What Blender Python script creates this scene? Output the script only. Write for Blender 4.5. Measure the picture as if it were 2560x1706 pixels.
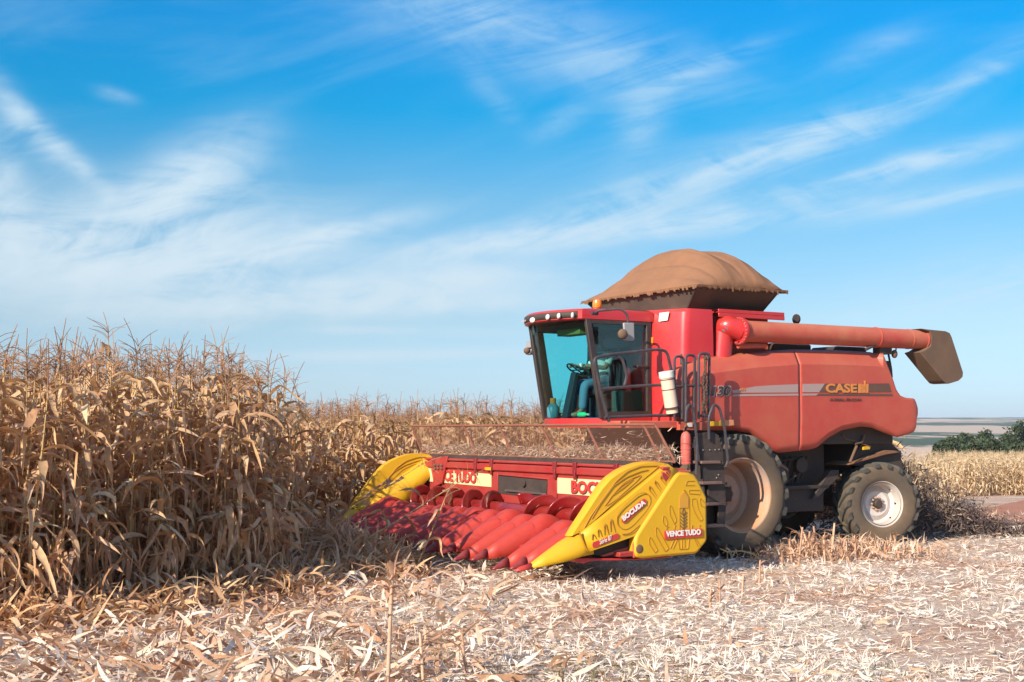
import bpy, bmesh, math, random
import numpy as np
from mathutils import Vector, Matrix, noise as mnoise
R = math.radians
random.seed(7)
for _o in list(bpy.data.objects): bpy.data.objects.remove(_o)
SC = bpy.context.scene
COL = SC.collection

# ------------------------------------------------------------------ camera, sky, sun, exposure
FPX, HOR, THETA, MX, MY, EYE = 3294.8, 1074.0, .5359, 2.757, 22.356, 2.0   # focal length in photo pixels, machine heading and place
PIT = math.atan((HOR - 853) / FPX)
cd = bpy.data.cameras.new("camera"); cam = bpy.data.objects.new("camera", cd); COL.objects.link(cam)
cam.location = (0, 0, EYE); cam.rotation_euler = (math.pi / 2 + PIT, 0, 0)
cd.sensor_width = 36; cd.lens = FPX / 2560 * 36; cd.clip_start = .1; cd.clip_end = 20000
SC.camera = cam
SUN_AZ, SUN_EL = 38.0, 26.0           # light travels away from the camera, 40 degrees to the right
SC.view_settings.view_transform = 'Standard'; SC.view_settings.look = 'None'; SC.view_settings.gamma = 1
SC.view_settings.exposure = 0.85
ld = bpy.data.lights.new("sun", 'SUN'); ld.energy = 4.15; ld.angle = R(.5); ld.color = (1, .88, .72)
sun = bpy.data.objects.new("sun", ld); COL.objects.link(sun)
_a, _e = R(SUN_AZ), R(SUN_EL)
SDIR = Vector((math.sin(_a) * math.cos(_e), math.cos(_a) * math.cos(_e), -math.sin(_e)))
sun.rotation_euler = SDIR.to_track_quat('-Z', 'Y').to_euler(); sun.location = (-20, -20, 20)
SC.cycles.max_bounces = 6; SC.cycles.transparent_max_bounces = 24; SC.cycles.use_denoising = True

class NT:
    """small node helper"""
    def __init__(s, tree): s.t = tree; s.n = tree.nodes; s.l = tree.links
    def add(s, kind, **kw):
        n = s.n.new(kind)
        for k, v in kw.items(): setattr(n, k, v)
        return n
    def put(s, node, **inp):
        for k, v in inp.items():
            key = int(k[1:]) if k[0] == '_' and k[1:].isdigit() else k.replace('_', ' ')
            if hasattr(v, 'is_output'): s.l.new(v, node.inputs[key])
            else: node.inputs[key].default_value = v
        return node
    def math(s, op, a, b=None, c=None, clamp=False):
        n = s.add('ShaderNodeMath', operation=op, use_clamp=clamp)
        for i, v in enumerate((a, b, c)):
            if v is None: continue
            if hasattr(v, 'is_output'): s.l.new(v, n.inputs[i])
            else: n.inputs[i].default_value = v
        return n.outputs[0]
    def mix(s, f, a, b, blend='MIX'):
        n = s.add('ShaderNodeMix', data_type='RGBA', blend_type=blend)
        for k, v in ((0, f), (6, a), (7, b)):
            if hasattr(v, 'is_output'): s.l.new(v, n.inputs[k])
            else: n.inputs[k].default_value = (*v, 1) if isinstance(v, tuple) and len(v) == 3 else v
        return n.outputs[2]
    def ramp(s, f, stops, interp='LINEAR'):
        n = s.add('ShaderNodeValToRGB'); cr = n.color_ramp; cr.interpolation = interp
        while len(cr.elements) < len(stops): cr.elements.new(.5)
        for e, (p, c) in zip(cr.elements, stops):
            e.position = p; e.color = (*c, 1) if len(c) == 3 else c
        s.l.new(f, n.inputs[0]); return n.outputs[0]
    def noise(s, vec, scale, detail=4, rough=.55, dist=0.0):
        n = s.add('ShaderNodeTexNoise'); s.l.new(vec, n.inputs['Vector'])
        n.inputs['Scale'].default_value = scale; n.inputs['Detail'].default_value = detail
        n.inputs['Roughness'].default_value = rough; n.inputs['Distortion'].default_value = dist
        return n.outputs[0]

def make_world():
    w = bpy.data.worlds.new("World"); SC.world = w; w.use_nodes = True
    t = NT(w.node_tree); t.n.clear()
    out = t.add('ShaderNodeOutputWorld'); bg = t.add('ShaderNodeBackground'); t.l.new(bg.outputs[0], out.inputs[0])
    sky = t.add('ShaderNodeTexSky', sky_type='NISHITA', sun_disc=False)
    sky.sun_elevation = R(SUN_EL); sky.sun_rotation = R(180 + SUN_AZ); sky.altitude = 500; sky.air_density = 1; sky.dust_density = .6; sky.ozone_density = 3
    tc = t.add('ShaderNodeTexCoord'); sx = t.add('ShaderNodeSeparateXYZ'); t.l.new(tc.outputs['Generated'], sx.inputs[0])
    x, y, z = sx.outputs
    # deep polarised blue higher up, pale at the horizon; unseen upper sky brightened for fill
    tint = t.ramp(z, [(0, (.38, .50, .76)), (.016, (.39, .50, .71)), (.083, (.47, .52, .56)), (.172, (.30, .55, .60)), (.237, (.015, .54, .69)), (.31, (.002, .56, .81)), (.45, (.5, .82, 1.05)), (.62, (1.25, 1.28, 1.3))])
    base = t.mix(1.0, sky.outputs[0], tint, 'MULTIPLY')
    # cirrus: stretched noise, gathered into long wisps
    ya = t.math('ADD', t.math('ABSOLUTE', y), .05)
    u = t.math('DIVIDE', x, ya); v = t.math('DIVIDE', z, ya)
    def lin(a, b, c): return t.math('ADD', t.math('ADD', t.math('MULTIPLY', u, a), t.math('MULTIPLY', v, b)), c)
    def rot_vec(ang, su, sv, off):
        c, s_ = math.cos(R(ang)), math.sin(R(ang))
        cv = t.add('ShaderNodeCombineXYZ')
        t.l.new(lin(c * su, s_ * su, off), cv.inputs[0]); t.l.new(lin(-s_ * sv, c * sv, off * .7), cv.inputs[1])
        return cv.outputs[0]
    def wisps(ang, su, sv, off, lo, hi):
        n = t.noise(rot_vec(ang, su, sv, off), 1.0, 7, .62, 1.1)
        mr = t.add('ShaderNodeMapRange', interpolation_type='SMOOTHSTEP'); t.l.new(n, mr.inputs[0])
        mr.inputs[1].default_value = lo; mr.inputs[2].default_value = hi
        return mr.outputs[0]
    def blobs(specs):
        tot = None
        k = 2560 / 2353
        for (px, py, ang, ln, wd, amp) in specs:      # a soft long patch of the sky dome, by direction
            cu, cv = (px * k - 1280) / FPX, (HOR - py * k) / FPX
            c, s_ = math.cos(R(ang)), math.sin(R(ang)); L, W = ln * k / FPX, wd * k / FPX
            a = lin(c / L, s_ / L, -(c * cu + s_ * cv) / L); b = lin(-s_ / W, c / W, -(-s_ * cu + c * cv) / W)
            q = t.math('ADD', t.math('MULTIPLY', a, a), t.math('MULTIPLY', b, b))
            e = t.math('MULTIPLY', t.math('EXPONENT', t.math('MULTIPLY', q, -1.0)), amp)
            tot = e if tot is None else t.math('ADD', tot, e)
        return tot
    right = blobs([(1150, 575, 9, 330, 30, .75), (1560, 440, 17, 330, 38, .9), (1850, 335, 19, 200, 34, .75), (2180, 215, 28, 190, 26, .45),
                   (1650, 505, 12, 420, 26, .55), (2080, 395, 13, 180, 22, .8), (1760, 520, 8, 330, 22, .5), (2150, 480, 12, 200, 20, .4),
                   (1150, 90, -12, 330, 75, .42), (1450, 190, -8, 230, 60, .34), (1590, 190, 22, 160, 24, .4), (1000, 20, -14, 220, 40, .35),
                   (1460, 320, 60, 70, 50, .4), (1280, 310, 30, 60, 24, .22), (1120, 230, -50, 110, 26, .14), (1980, 140, 20, 100, 30, .3), (2290, 660, 6, 260, 60, .35)])
    left = blobs([(90, 300, -52, 120, 30, .55), (180, 370, -42, 150, 22, .7), (60, 440, -75, 110, 50, .6), (500, 420, 35, 130, 70, .85), (390, 470, 20, 140, 55, .7),
                  (200, 590, 3, 400, 110, .95), (470, 610, 4, 320, 90, .8), (860, 690, 4, 380, 42, .95), (780, 560, 14, 190, 22, .7), (300, 250, -15, 40, 14, .25),
                  (1080, 650, 6, 180, 26, .5), (560, 720, 2, 420, 26, .4), (880, 825, 1, 330, 12, .4), (840, 770, -1, 300, 10, .35), (1000, 715, 2, 260, 20, .5)])
    nr = t.math('ADD', t.math('MULTIPLY', wisps(15, 6, 42, 3.1, .30, .72), .75), t.math('MULTIPLY', wisps(-10, 14, 30, 8.3, .35, .75), .45))
    nl = t.math('ADD', t.math('MULTIPLY', wisps(4, 7, 26, 5.7, .22, .66), .85), t.math('MULTIPLY', wisps(40, 16, 30, 1.3, .35, .8), .35))
    veil = t.math('MULTIPLY', wisps(12, 3, 12, 9.9, .42, .85), .12)
    cl = t.math('ADD', t.math('ADD', t.math('MULTIPLY', right, nr), t.math('MULTIPLY', left, nl)), veil)
    mr = t.add('ShaderNodeMapRange'); t.l.new(z, mr.inputs[0]); mr.inputs[1].default_value = -.01; mr.inputs[2].default_value = .015
    cl = t.math('MULTIPLY', t.math('SUBTRACT', 1.0, t.math('EXPONENT', t.math('MULTIPLY', cl, -1.55))), mr.outputs[0])
    ccol = t.ramp(z, [(0, (3.1, 3.6, 4.0)), (.15, (3.5, 4.05, 4.4)), (.35, (2.5, 3.7, 4.45)), (1, (3.5, 4.2, 5))])
    fin = t.mix(cl, base, ccol)
    t.l.new(fin, bg.inputs[0]); bg.inputs[1].default_value = .12
make_world()

# ------------------------------------------------------------------ photo pixel -> point helpers (2560 x 1706 pixels)
CT, ST = math.cos(THETA), math.sin(THETA)
def ray(sx, sy):
    a = (sx - 1280) / FPX; b = (853 - sy) / FPX
    return Vector((a, math.cos(PIT) - b * math.sin(PIT), math.sin(PIT) + b * math.cos(PIT)))
def to_m(p):
    X, Y = p[0] - MX, p[1] - MY
    return Vector((-(X * CT + Y * ST), X * ST - Y * CT, p[2]))
def to_w(m): return Vector((MX - m[0] * CT + m[1] * ST, MY - m[0] * ST - m[1] * CT, m[2]))
def U(sx, sy, x=None, y=None, z=None):
    """where the sight line meets a plane of the machine's own frame"""
    o = to_m((0, 0, EYE)); d = to_m(Vector((0, 0, EYE)) + ray(sx, sy)) - o
    for i, v in enumerate((x, y, z)):
        if v is not None: return o + d * ((v - o[i]) / d[i])
def gz(X, Y):
    """height of the field"""
    s = max(0.0, Y - 27)
    h = -.0165 * min(s, 60)
    if Y < 45: h += .03 * math.sin(X * 1.1 + Y * .5) * math.sin(Y * .9 - X * .3)
    return h

# ------------------------------------------------------------------ mesh helpers
class MB:
    def __init__(s): s.v = []; s.f = []
    def add(s, vs, fs):
        o = len(s.v); s.v += [tuple(p) for p in vs]; s.f += [tuple(i + o for i in f) for f in fs]; return s
    def hexa(s, p): return s.add(p, [(0, 3, 2, 1), (4, 5, 6, 7), (0, 1, 5, 4), (1, 2, 6, 5), (2, 3, 7, 6), (3, 0, 4, 7)])
    def box(s, a, b):
        (x0, y0, z0), (x1, y1, z1) = a, b
        return s.hexa([(x0, y0, z0), (x1, y0, z0), (x1, y1, z0), (x0, y1, z0), (x0, y0, z1), (x1, y0, z1), (x1, y1, z1), (x0, y1, z1)])
    def prism(s, pts, off):
        """closed outline pts swept by off"""
        n = len(pts); off = Vector(off); q = [Vector(p) for p in pts]
        s.add(q + [p + off for p in q], [tuple(range(n)), tuple(range(2 * n - 1, n - 1, -1))] + [(i, i + n, (i + 1) % n + n, (i + 1) % n) for i in range(n)])
        return s
    def tube(s, pts, r, seg=8, closed=False):
        pts = [Vector(p) for p in pts]; n = len(pts); rr = r if isinstance(r, (list, tuple)) else [r] * n
        up = None; vs = []
        for i, p in enumerate(pts):
            a = pts[(i - 1) % n] if (closed or i > 0) else p; b = pts[(i + 1) % n] if (closed or i < n - 1) else p
            d = (b - a); d = d.normalized() if d.length > 1e-9 else Vector((0, 0, 1))
            if up is None: up = Vector((0, 0, 1)) if abs(d.z) < .9 else Vector((1, 0, 0))
            sd = d.cross(up).normalized(); up = sd.cross(d).normalized()
            for k in range(seg):
                t = 2 * math.pi * k / seg; vs.append(p + (sd * math.cos(t) + up * math.sin(t)) * rr[i])
        m = n if closed else n - 1
        fs = [(i * seg + k, i * seg + (k + 1) % seg, ((i + 1) % n) * seg + (k + 1) % seg, ((i + 1) % n) * seg + k) for i in range(m) for k in range(seg)]
        if not closed: fs += [tuple(range(seg - 1, -1, -1)), tuple((n - 1) * seg + k for k in range(seg))]
        return s.add(vs, fs)
    def lathe(s, prof, c=(0, 0, 0), axis='Y', seg=48, closed=False):
        c = Vector(c); vs = []
        for i in range(seg):
            t = 2 * math.pi * i / seg; ca, sa = math.cos(t), math.sin(t)
            for r, h in prof:
                p = {'Y': (r * ca, h, r * sa), 'Z': (r * ca, r * sa, h), 'X': (h, r * ca, r * sa)}[axis]; vs.append(c + Vector(p))
        n = len(prof); m = n if closed else n - 1
        return s.add(vs, [(i * n + j, i * n + (j + 1) % n, ((i + 1) % seg) * n + (j + 1) % n, ((i + 1) % seg) * n + j) for i in range(seg) for j in range(m)])
    def ball(s, c, r, seg=14, rings=9):
        c = Vector(c); r = Vector(r) if not isinstance(r, (int, float)) else Vector((r, r, r))
        prof = [(math.sin(math.pi * j / rings), -math.cos(math.pi * j / rings)) for j in range(rings + 1)]
        vs = [c + Vector((a * math.cos(2 * math.pi * i / seg) * r.x, a * math.sin(2 * math.pi * i / seg) * r.y, h * r.z)) for i in range(seg) for a, h in prof]
        n = rings + 1
        return s.add(vs, [(i * n + j, ((i + 1) % seg) * n + j, ((i + 1) % seg) * n + j + 1, i * n + j + 1) for i in range(seg) for j in range(rings)])
    def grid(s, rows):
        """rows of points -> quads"""
        n = len(rows[0]); return s.add([p for r in rows for p in r], [(i * n + j, i * n + j + 1, (i + 1) * n + j + 1, (i + 1) * n + j) for i in range(len(rows) - 1) for j in range(n - 1)])
    def build(s, name, mat, parent=None, bev=0.0, smooth=True, solid=0.0, ang=35, sub=0):
        me = bpy.data.meshes.new(name); me.from_pydata(s.v, [], s.f); me.validate()
        bm = bmesh.new(); bm.from_mesh(me); bmesh.ops.remove_doubles(bm, verts=bm.verts, dist=1e-5); bmesh.ops.recalc_face_normals(bm, faces=bm.faces); bm.to_mesh(me); bm.free()
        if smooth:
            me.shade_smooth(); me.set_sharp_from_angle(angle=R(ang))
        me.materials.append(mat)
        o = bpy.data.objects.new(name, me); COL.objects.link(o); o.parent = parent
        if solid: m = o.modifiers.new("solid", 'SOLIDIFY'); m.thickness = abs(solid); m.offset = -1 if solid > 0 else 1
        if sub: m = o.modifiers.new("sub", 'SUBSURF'); m.levels = m.render_levels = sub
        if bev: m = o.modifiers.new("bev", 'BEVEL'); m.width = bev; m.segments = 2; m.limit_method = 'ANGLE'; m.angle_limit = R(40)
        return o
def build_each(mb, name, mat, parent, **kw):
    """every loose piece of mb becomes an object of its own"""
    par = list(range(len(mb.v)))
    def find(i):
        while par[i] != i: par[i] = par[par[i]]; i = par[i]
        return i
    for f in mb.f:
        a = find(f[0])
        for q in f[1:]: par[find(q)] = a
    groups = {}
    for f in mb.f: groups.setdefault(find(f[0]), []).append(f)
    for fs in groups.values():
        ids = sorted({i for f in fs for i in f}); mp = {i: k for k, i in enumerate(ids)}; m = MB()
        m.v = [mb.v[i] for i in ids]; m.f = [tuple(mp[i] for i in f) for f in fs]; m.build(name, mat, parent, **kw)
def tag(o, label=None, cat=None, group=None, kind=None):
    for k, v in (('label', label), ('category', cat), ('group', group), ('kind', kind)):
        if v: o[k] = v
    return o
def empty(name, loc=(0, 0, 0), rz=0.0, parent=None):
    o = bpy.data.objects.new(name, None); COL.objects.link(o); o.location = loc; o.rotation_euler = (0, 0, rz); o.parent = parent
    o.empty_display_size = .2; return o
def copy_tree(o, parent=None):
    c = o.copy(); COL.objects.link(c); c.parent = parent
    for ch in list(o.children): copy_tree(ch, c)
    return c
def arc(pts, rad, n=5):
    """round the corners of a polyline"""
    pts = [Vector(p) for p in pts]; out = [pts[0]]
    for i in range(1, len(pts) - 1):
        a, b, c = pts[i - 1], pts[i], pts[i + 1]; r = min(rad, (a - b).length * .49, (c - b).length * .49)
        p, q = b + (a - b).normalized() * r, b + (c - b).normalized() * r
        out += [p * (1 - t) ** 2 + b * 2 * t * (1 - t) + q * t * t for t in [k / n for k in range(n + 1)]]
    return out + [pts[-1]]
def text(name, s, o, xd, yd, mat, parent, depth=.004, bold=.02, shear=0.0, w=None, h=None):
    """lettering as a thin solid; xd, yd unit directions; scaled to width w and height h"""
    cu = bpy.data.curves.new(name, 'FONT'); cu.body = s; cu.extrude = .02; cu.offset = bold; cu.shear = shear; cu.resolution_u = 3
    ob = bpy.data.objects.new(name, cu); COL.objects.link(ob)
    bpy.context.view_layer.update()
    me = bpy.data.meshes.new_from_object(ob.evaluated_get(bpy.context.evaluated_depsgraph_get()))
    bpy.data.objects.remove(ob); bpy.data.curves.remove(cu)
    co = np.empty(len(me.vertices) * 3, 'f'); me.vertices.foreach_get('co', co); co = co.reshape(-1, 3)
    mn, mx = co.min(0), co.max(0); k = (co - mn) / np.maximum(mx - mn, 1e-6)
    hh = h; ww = w if w else hh * (mx - mn)[0] / (mx - mn)[1]
    xd, yd = Vector(xd).normalized(), Vector(yd).normalized(); nd = xd.cross(yd).normalized(); o = Vector(o)
    M = np.array([xd * ww, yd * hh, nd * depth]); new = k @ M + np.array(o)
    me.vertices.foreach_set('co', new.astype('f').ravel()); me.update(); me.materials.clear(); me.materials.append(mat); me.name = name
    ob = bpy.data.objects.new(name, me); COL.objects.link(ob); ob.parent = parent
    return ob

# ------------------------------------------------------------------ materials
def mat(name, col, rough=.5, metal=0.0, spec=.5, dust=0.0, dcol=(.42, .22, .11), dscale=2.2, bump=0.0, bscale=40, coat=0.0, up=.5, var=.12):
    """paint or rubber with its own layer of field dust: blotches, more on faces that look up"""
    m = bpy.data.materials.new(name); m.use_nodes = True; t = NT(m.node_tree); b = t.n['Principled BSDF']
    tc = t.add('ShaderNodeTexCoord'); ob = tc.outputs['Object']
    n1 = t.noise(ob, dscale, 6, .62); n2 = t.noise(ob, dscale * 9, 4, .6)
    c = t.mix(t.math('MULTIPLY', t.math('SUBTRACT', n2, .5), var * 2), (*col, 1), tuple(min(1, q * 1.5 + .02) for q in col) + (1,))
    if dust:
        g = t.add('ShaderNodeNewGeometry'); sp = t.add('ShaderNodeSeparateXYZ'); t.l.new(g.outputs['Normal'], sp.inputs[0])
        upf = t.math('MULTIPLY', t.math('MAXIMUM', sp.outputs[2], 0), up)
        f = t.math('ADD', t.math('MULTIPLY', t.ramp(n1, [(.25, (0, 0, 0)), (.75, (1, 1, 1))]), dust), t.math('MULTIPLY', t.math('SUBTRACT', n2, .45), dust * .6))
        f = t.math('MINIMUM', t.math('MAXIMUM', t.math('ADD', f, t.math('MULTIPLY', upf, dust)), 0), .95)
        c = t.mix(f, c, (*dcol, 1))
        rr = t.math('ADD', t.math('MULTIPLY', f, .45), rough, clamp=True); t.l.new(rr, b.inputs['Roughness'])
    else: b.inputs['Roughness'].default_value = rough
    t.l.new(c, b.inputs['Base Color']); b.inputs['Metallic'].default_value = metal; b.inputs['Specular IOR Level'].default_value = spec
    b.inputs['Coat Weight'].default_value = coat; b.inputs['Coat Roughness'].default_value = .15
    if bump:
        bn = t.add('ShaderNodeBump'); bn.inputs['Strength'].default_value = bump; bn.inputs['Distance'].default_value = .02
        t.l.new(t.noise(ob, bscale, 5, .6), bn.inputs['Height']); t.l.new(bn.outputs[0], b.inputs['Normal'])
    return m
def glass(name, tint, refl=.06):
    m = bpy.data.materials.new(name); m.use_nodes = True; t = NT(m.node_tree); t.n.clear()
    out = t.add('ShaderNodeOutputMaterial'); tr = t.add('ShaderNodeBsdfTransparent'); gl = t.add('ShaderNodeBsdfGlossy'); mx = t.add('ShaderNodeMixShader')
    tr.inputs[0].default_value = (*tint, 1); gl.inputs[0].default_value = (.9, 1, 1, 1); gl.inputs['Roughness'].default_value = .02
    lw = t.add('ShaderNodeLayerWeight'); lw.inputs[0].default_value = .25
    t.l.new(t.math('ADD', t.math('MULTIPLY', lw.outputs[0], .5), refl), mx.inputs[0])
    t.l.new(tr.outputs[0], mx.inputs[1]); t.l.new(gl.outputs[0], mx.inputs[2]); t.l.new(mx.outputs[0], out.inputs[0]); return m
M = {}
M['red'] = mat('red_paint', (.46, .035, .03), .42, dust=.55, dcol=(.50, .17, .085), dscale=.9, coat=.1)
M['red_header'] = mat('red_header_paint', (.34, .016, .02), .45, dust=.3, dcol=(.36, .14, .08), dscale=2.0)
M['red_clean'] = mat('red_cab_paint', (.50, .012, .018), .3, dust=.14, dcol=(.48, .2, .12), dscale=1.6, coat=.4)
M['red_dusty'] = mat('red_paint_dusty', (.46, .035, .03), .5, dust=.6, dcol=(.52, .22, .11), dscale=2.0)
M['red_snout'] = mat('red_polythene', (.44, .018, .013), .42, dust=.22, dcol=(.46, .16, .10), dscale=2.5, spec=.35)
M['red_tip'] = mat('dark_red_steel', (.20, .008, .018), .4, dust=.15, dscale=6)
M['red_auger'] = mat('red_auger_paint', (.26, .006, .01), .22, metal=.15, dust=.1, dscale=3, coat=.3)
M['steel'] = mat('worn_steel', (.55, .52, .5), .3, metal=.9, dust=.2, dscale=5)
M['yellow'] = mat('yellow_polythene', (.68, .39, .004), .42, dust=.38, dcol=(.58, .25, .02), dscale=2.2, up=.9, bump=.08, bscale=30)
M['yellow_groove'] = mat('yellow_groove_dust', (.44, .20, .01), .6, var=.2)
M['black'] = mat('black_paint', (.022, .02, .022), .45, dust=.25, dcol=(.2, .12, .08), dscale=3)
M['dark'] = mat('dark_machinery', (.03, .025, .023), .6, dust=.45, dcol=(.13, .075, .05), dscale=2.6, bump=.3, bscale=18)
M['rail'] = mat('blue_black_tube', (.05, .05, .065), .3, metal=.4, dust=.25, dcol=(.3, .2, .15), dscale=9)
M['rubber'] = mat('tyre_rubber', (.045, .045, .04), .75, dust=.5, dcol=(.14, .115, .085), dscale=2.0, bump=.2, bscale=30)
M['sidewall'] = mat('dusty_sidewall', (.065, .055, .045), .8, dust=.7, dcol=(.18, .115, .065), dscale=1.2)
M['rim'] = mat('silver_rim', (.62, .60, .58), .4, metal=.15, dust=.3, dcol=(.46, .25, .12), dscale=2.4)
M['rim_dusty'] = mat('silver_rim_dusty', (.42, .36, .33), .45, metal=.1, dust=.85, dcol=(.55, .25, .1), dscale=1.8)
M['canvas'] = mat('brown_canvas', (.20, .105, .06), .85, dust=.45, dcol=(.36, .165, .085), dscale=1.6, bump=.5, bscale=9, spec=.2)
M['tank'] = mat('dark_tank_steel', (.045, .037, .032), .6, dust=.55, dcol=(.16, .095, .06), dscale=1.8)
M['boot'] = mat('brown_rubber_spout', (.11, .065, .042), .75, dust=.5, dcol=(.24, .14, .08), dscale=2.4)
M['grey_stripe'] = mat('grey_stripe', (.36, .27, .26), .5, dust=.3, dcol=(.45, .25, .17), dscale=3)
M['dark_stripe'] = mat('brown_black_stripe', (.10, .052, .035), .5, dust=.3, dcol=(.26, .12, .07), dscale=3)
M['orange_text'] = mat('orange_lettering', (.66, .22, .045), .5, dust=.25)
M['black_text'] = mat('black_lettering', (.04, .03, .03), .5, dust=.15)
M['grey_text'] = mat('grey_lettering', (.55, .46, .43), .5, dust=.2)
M['white_text'] = mat('white_lettering', (.85, .78, .72), .5, dust=.1)
M['red_text'] = mat('red_lettering', (.62, .025, .03), .5, dust=.1)
M['banner'] = mat('cream_banner', (.78, .60, .34), .5, dust=.35, dcol=(.62, .36, .1), dscale=4)
M['decal_red'] = mat('red_decal', (.58, .035, .03), .45, dust=.1)
M['white'] = mat('white_plastic', (.72, .68, .62), .5, dust=.2, dscale=5)
M['cream'] = mat('cream_tube', (.74, .56, .42), .5, dust=.3, dcol=(.6, .38, .24), dscale=4)
M['amber'] = mat('amber_lens', (.85, .22, .01), .2, coat=.6)
M['lens'] = mat('lamp_lens', (.85, .80, .74), .12, coat=.8, spec=.8)
M['seat'] = mat('blue_black_fabric', (.012, .017, .026), .8)
M['navy'] = mat('navy_mat', (.02, .05, .13), .8)
M['grey_green'] = mat('grey_cab_lining', (.36, .38, .30), .7)
M['shirt'] = mat('pale_shirt', (.62, .66, .62), .85)
M['jeans'] = mat('blue_jeans', (.09, .15, .22), .85)
M['skin'] = mat('skin', (.30, .15, .09), .5)
M['hair'] = mat('dark_hair', (.02, .015, .012), .7)
M['boot_leather'] = mat('tan_boot', (.25, .15, .08), .7)
M['green'] = mat('green_bottle', (.05, .55, .22), .25)
M['glass'] = glass('tinted_glass', (.54, .92, .93), .03)
M['door_glass'] = glass('door_glass', (.52, .70, .68), .06)
M['mirror'] = mat('mirror_back', (.30, .28, .27), .35)
M['chain'] = mat('rusty_chain', (.16, .09, .06), .6, metal=.4)
M['ext'] = mat('extinguisher_red', (.55, .06, .05), .45, dust=.4, dcol=(.55, .28, .2), dscale=5)
def mesh_screen():
    """expanded metal: diamond openings punched through by the pattern itself"""
    m = bpy.data.materials.new('wire_mesh'); m.use_nodes = True; t = NT(m.node_tree); b = t.n['Principled BSDF']
    tc = t.add('ShaderNodeTexCoord'); s = t.add('ShaderNodeSeparateXYZ'); t.l.new(tc.outputs['Object'], s.inputs[0])
    a = t.math('ADD', t.math('MULTIPLY', s.outputs[1], 26), t.math('MULTIPLY', s.outputs[2], 44)); c = t.math('SUBTRACT', t.math('MULTIPLY', s.outputs[1], 26), t.math('MULTIPLY', s.outputs[2], 44))
    fa = t.math('ABSOLUTE', t.math('SUBTRACT', t.math('FRACT', a), .5)); fc = t.math('ABSOLUTE', t.math('SUBTRACT', t.math('FRACT', c), .5))
    hit = t.math('LESS_THAN', t.math('MINIMUM', fa, fc), .10)
    b.inputs['Base Color'].default_value = (.22, .11, .075, 1); b.inputs['Roughness'].default_value = .7
    t.l.new(hit, b.inputs['Alpha']); return m
M['mesh'] = mesh_screen()
def plant_mat(name, stops, trans=.3, rough=.65):
    """dry leaf: every leaf has its own tint (attribute 'shade'), fine veins, some light passes through"""
    m = bpy.data.materials.new(name); m.use_nodes = True; t = NT(m.node_tree); t.n.clear()
    out = t.add('ShaderNodeOutputMaterial'); at = t.add('ShaderNodeAttribute', attribute_name='shade')
    oi = t.add('ShaderNodeObjectInfo'); tc = t.add('ShaderNodeTexCoord')
    f = t.math('FRACT', t.math('ADD', at.outputs['Fac'], t.math('MULTIPLY', oi.outputs['Random'], .13)))
    c = t.ramp(f, stops)
    n = t.noise(tc.outputs['Object'], 14, 4, .6)
    c = t.mix(1.0, c, t.ramp(n, [(.25, (.74, .70, .68)), (.75, (1.15, 1.13, 1.1))]), 'MULTIPLY')
    pb = t.add('ShaderNodeBsdfPrincipled'); pb.inputs['Roughness'].default_value = rough; pb.inputs['Specular IOR Level'].default_value = .25
    tl = t.add('ShaderNodeBsdfTranslucent'); mx = t.add('ShaderNodeMixShader'); mx.inputs[0].default_value = trans
    t.l.new(c, pb.inputs['Base Color']); t.l.new(t.mix(1.0, c, (1, .8, .55), 'MULTIPLY'), tl.inputs[0])
    t.l.new(pb.outputs[0], mx.inputs[1]); t.l.new(tl.outputs[0], mx.inputs[2]); t.l.new(mx.outputs[0], out.inputs[0]); return m
M['leaf'] = plant_mat('dry_corn_leaf', [(0, (.42, .23, .135)), (.25, (.61, .38, .20)), (.5, (.80, .55, .31)), (.75, (.62, .38, .235)), (1, (.88, .67, .42))])
M['stalk'] = plant_mat('dry_corn_stalk', [(0, (.40, .24, .11)), (.5, (.50, .34, .14)), (1, (.58, .42, .2))], 0.05)
M['stub'] = plant_mat('stub_stalk', [(0, (.52, .30, .19)), (.5, (.62, .40, .27)), (1, (.70, .50, .34))], .05)
M['stub_leaf'] = plant_mat('stub_leaf', [(0, (.50, .28, .18)), (.5, (.64, .42, .29)), (1, (.78, .62, .47))], .25)
M['tassel'] = plant_mat('dry_tassel', [(0, (.36, .18, .10)), (1, (.50, .30, .16))], .2)
M['husk'] = plant_mat('pale_husk', [(0, (.62, .46, .26)), (1, (.72, .58, .38))], .1)
M['litter'] = plant_mat('chopped_residue', [(0, (.42, .22, .13)), (.2, (.60, .36, .22)), (.38, (.72, .53, .38)), (.58, (.82, .72, .60)), (1, (.90, .86, .80))], .22, .6)
M['chaff'] = plant_mat('shaded_chaff', [(0, (.10, .075, .07)), (.75, (.17, .12, .105)), (.9, (.38, .27, .19)), (1, (.6, .47, .34))], .1)  # the machine's shade is put into these dark colours; straw itself is paler
M['weed'] = plant_mat('green_weed', [(0, (.10, .14, .03)), (1, (.22, .24, .06))], .3)

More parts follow.
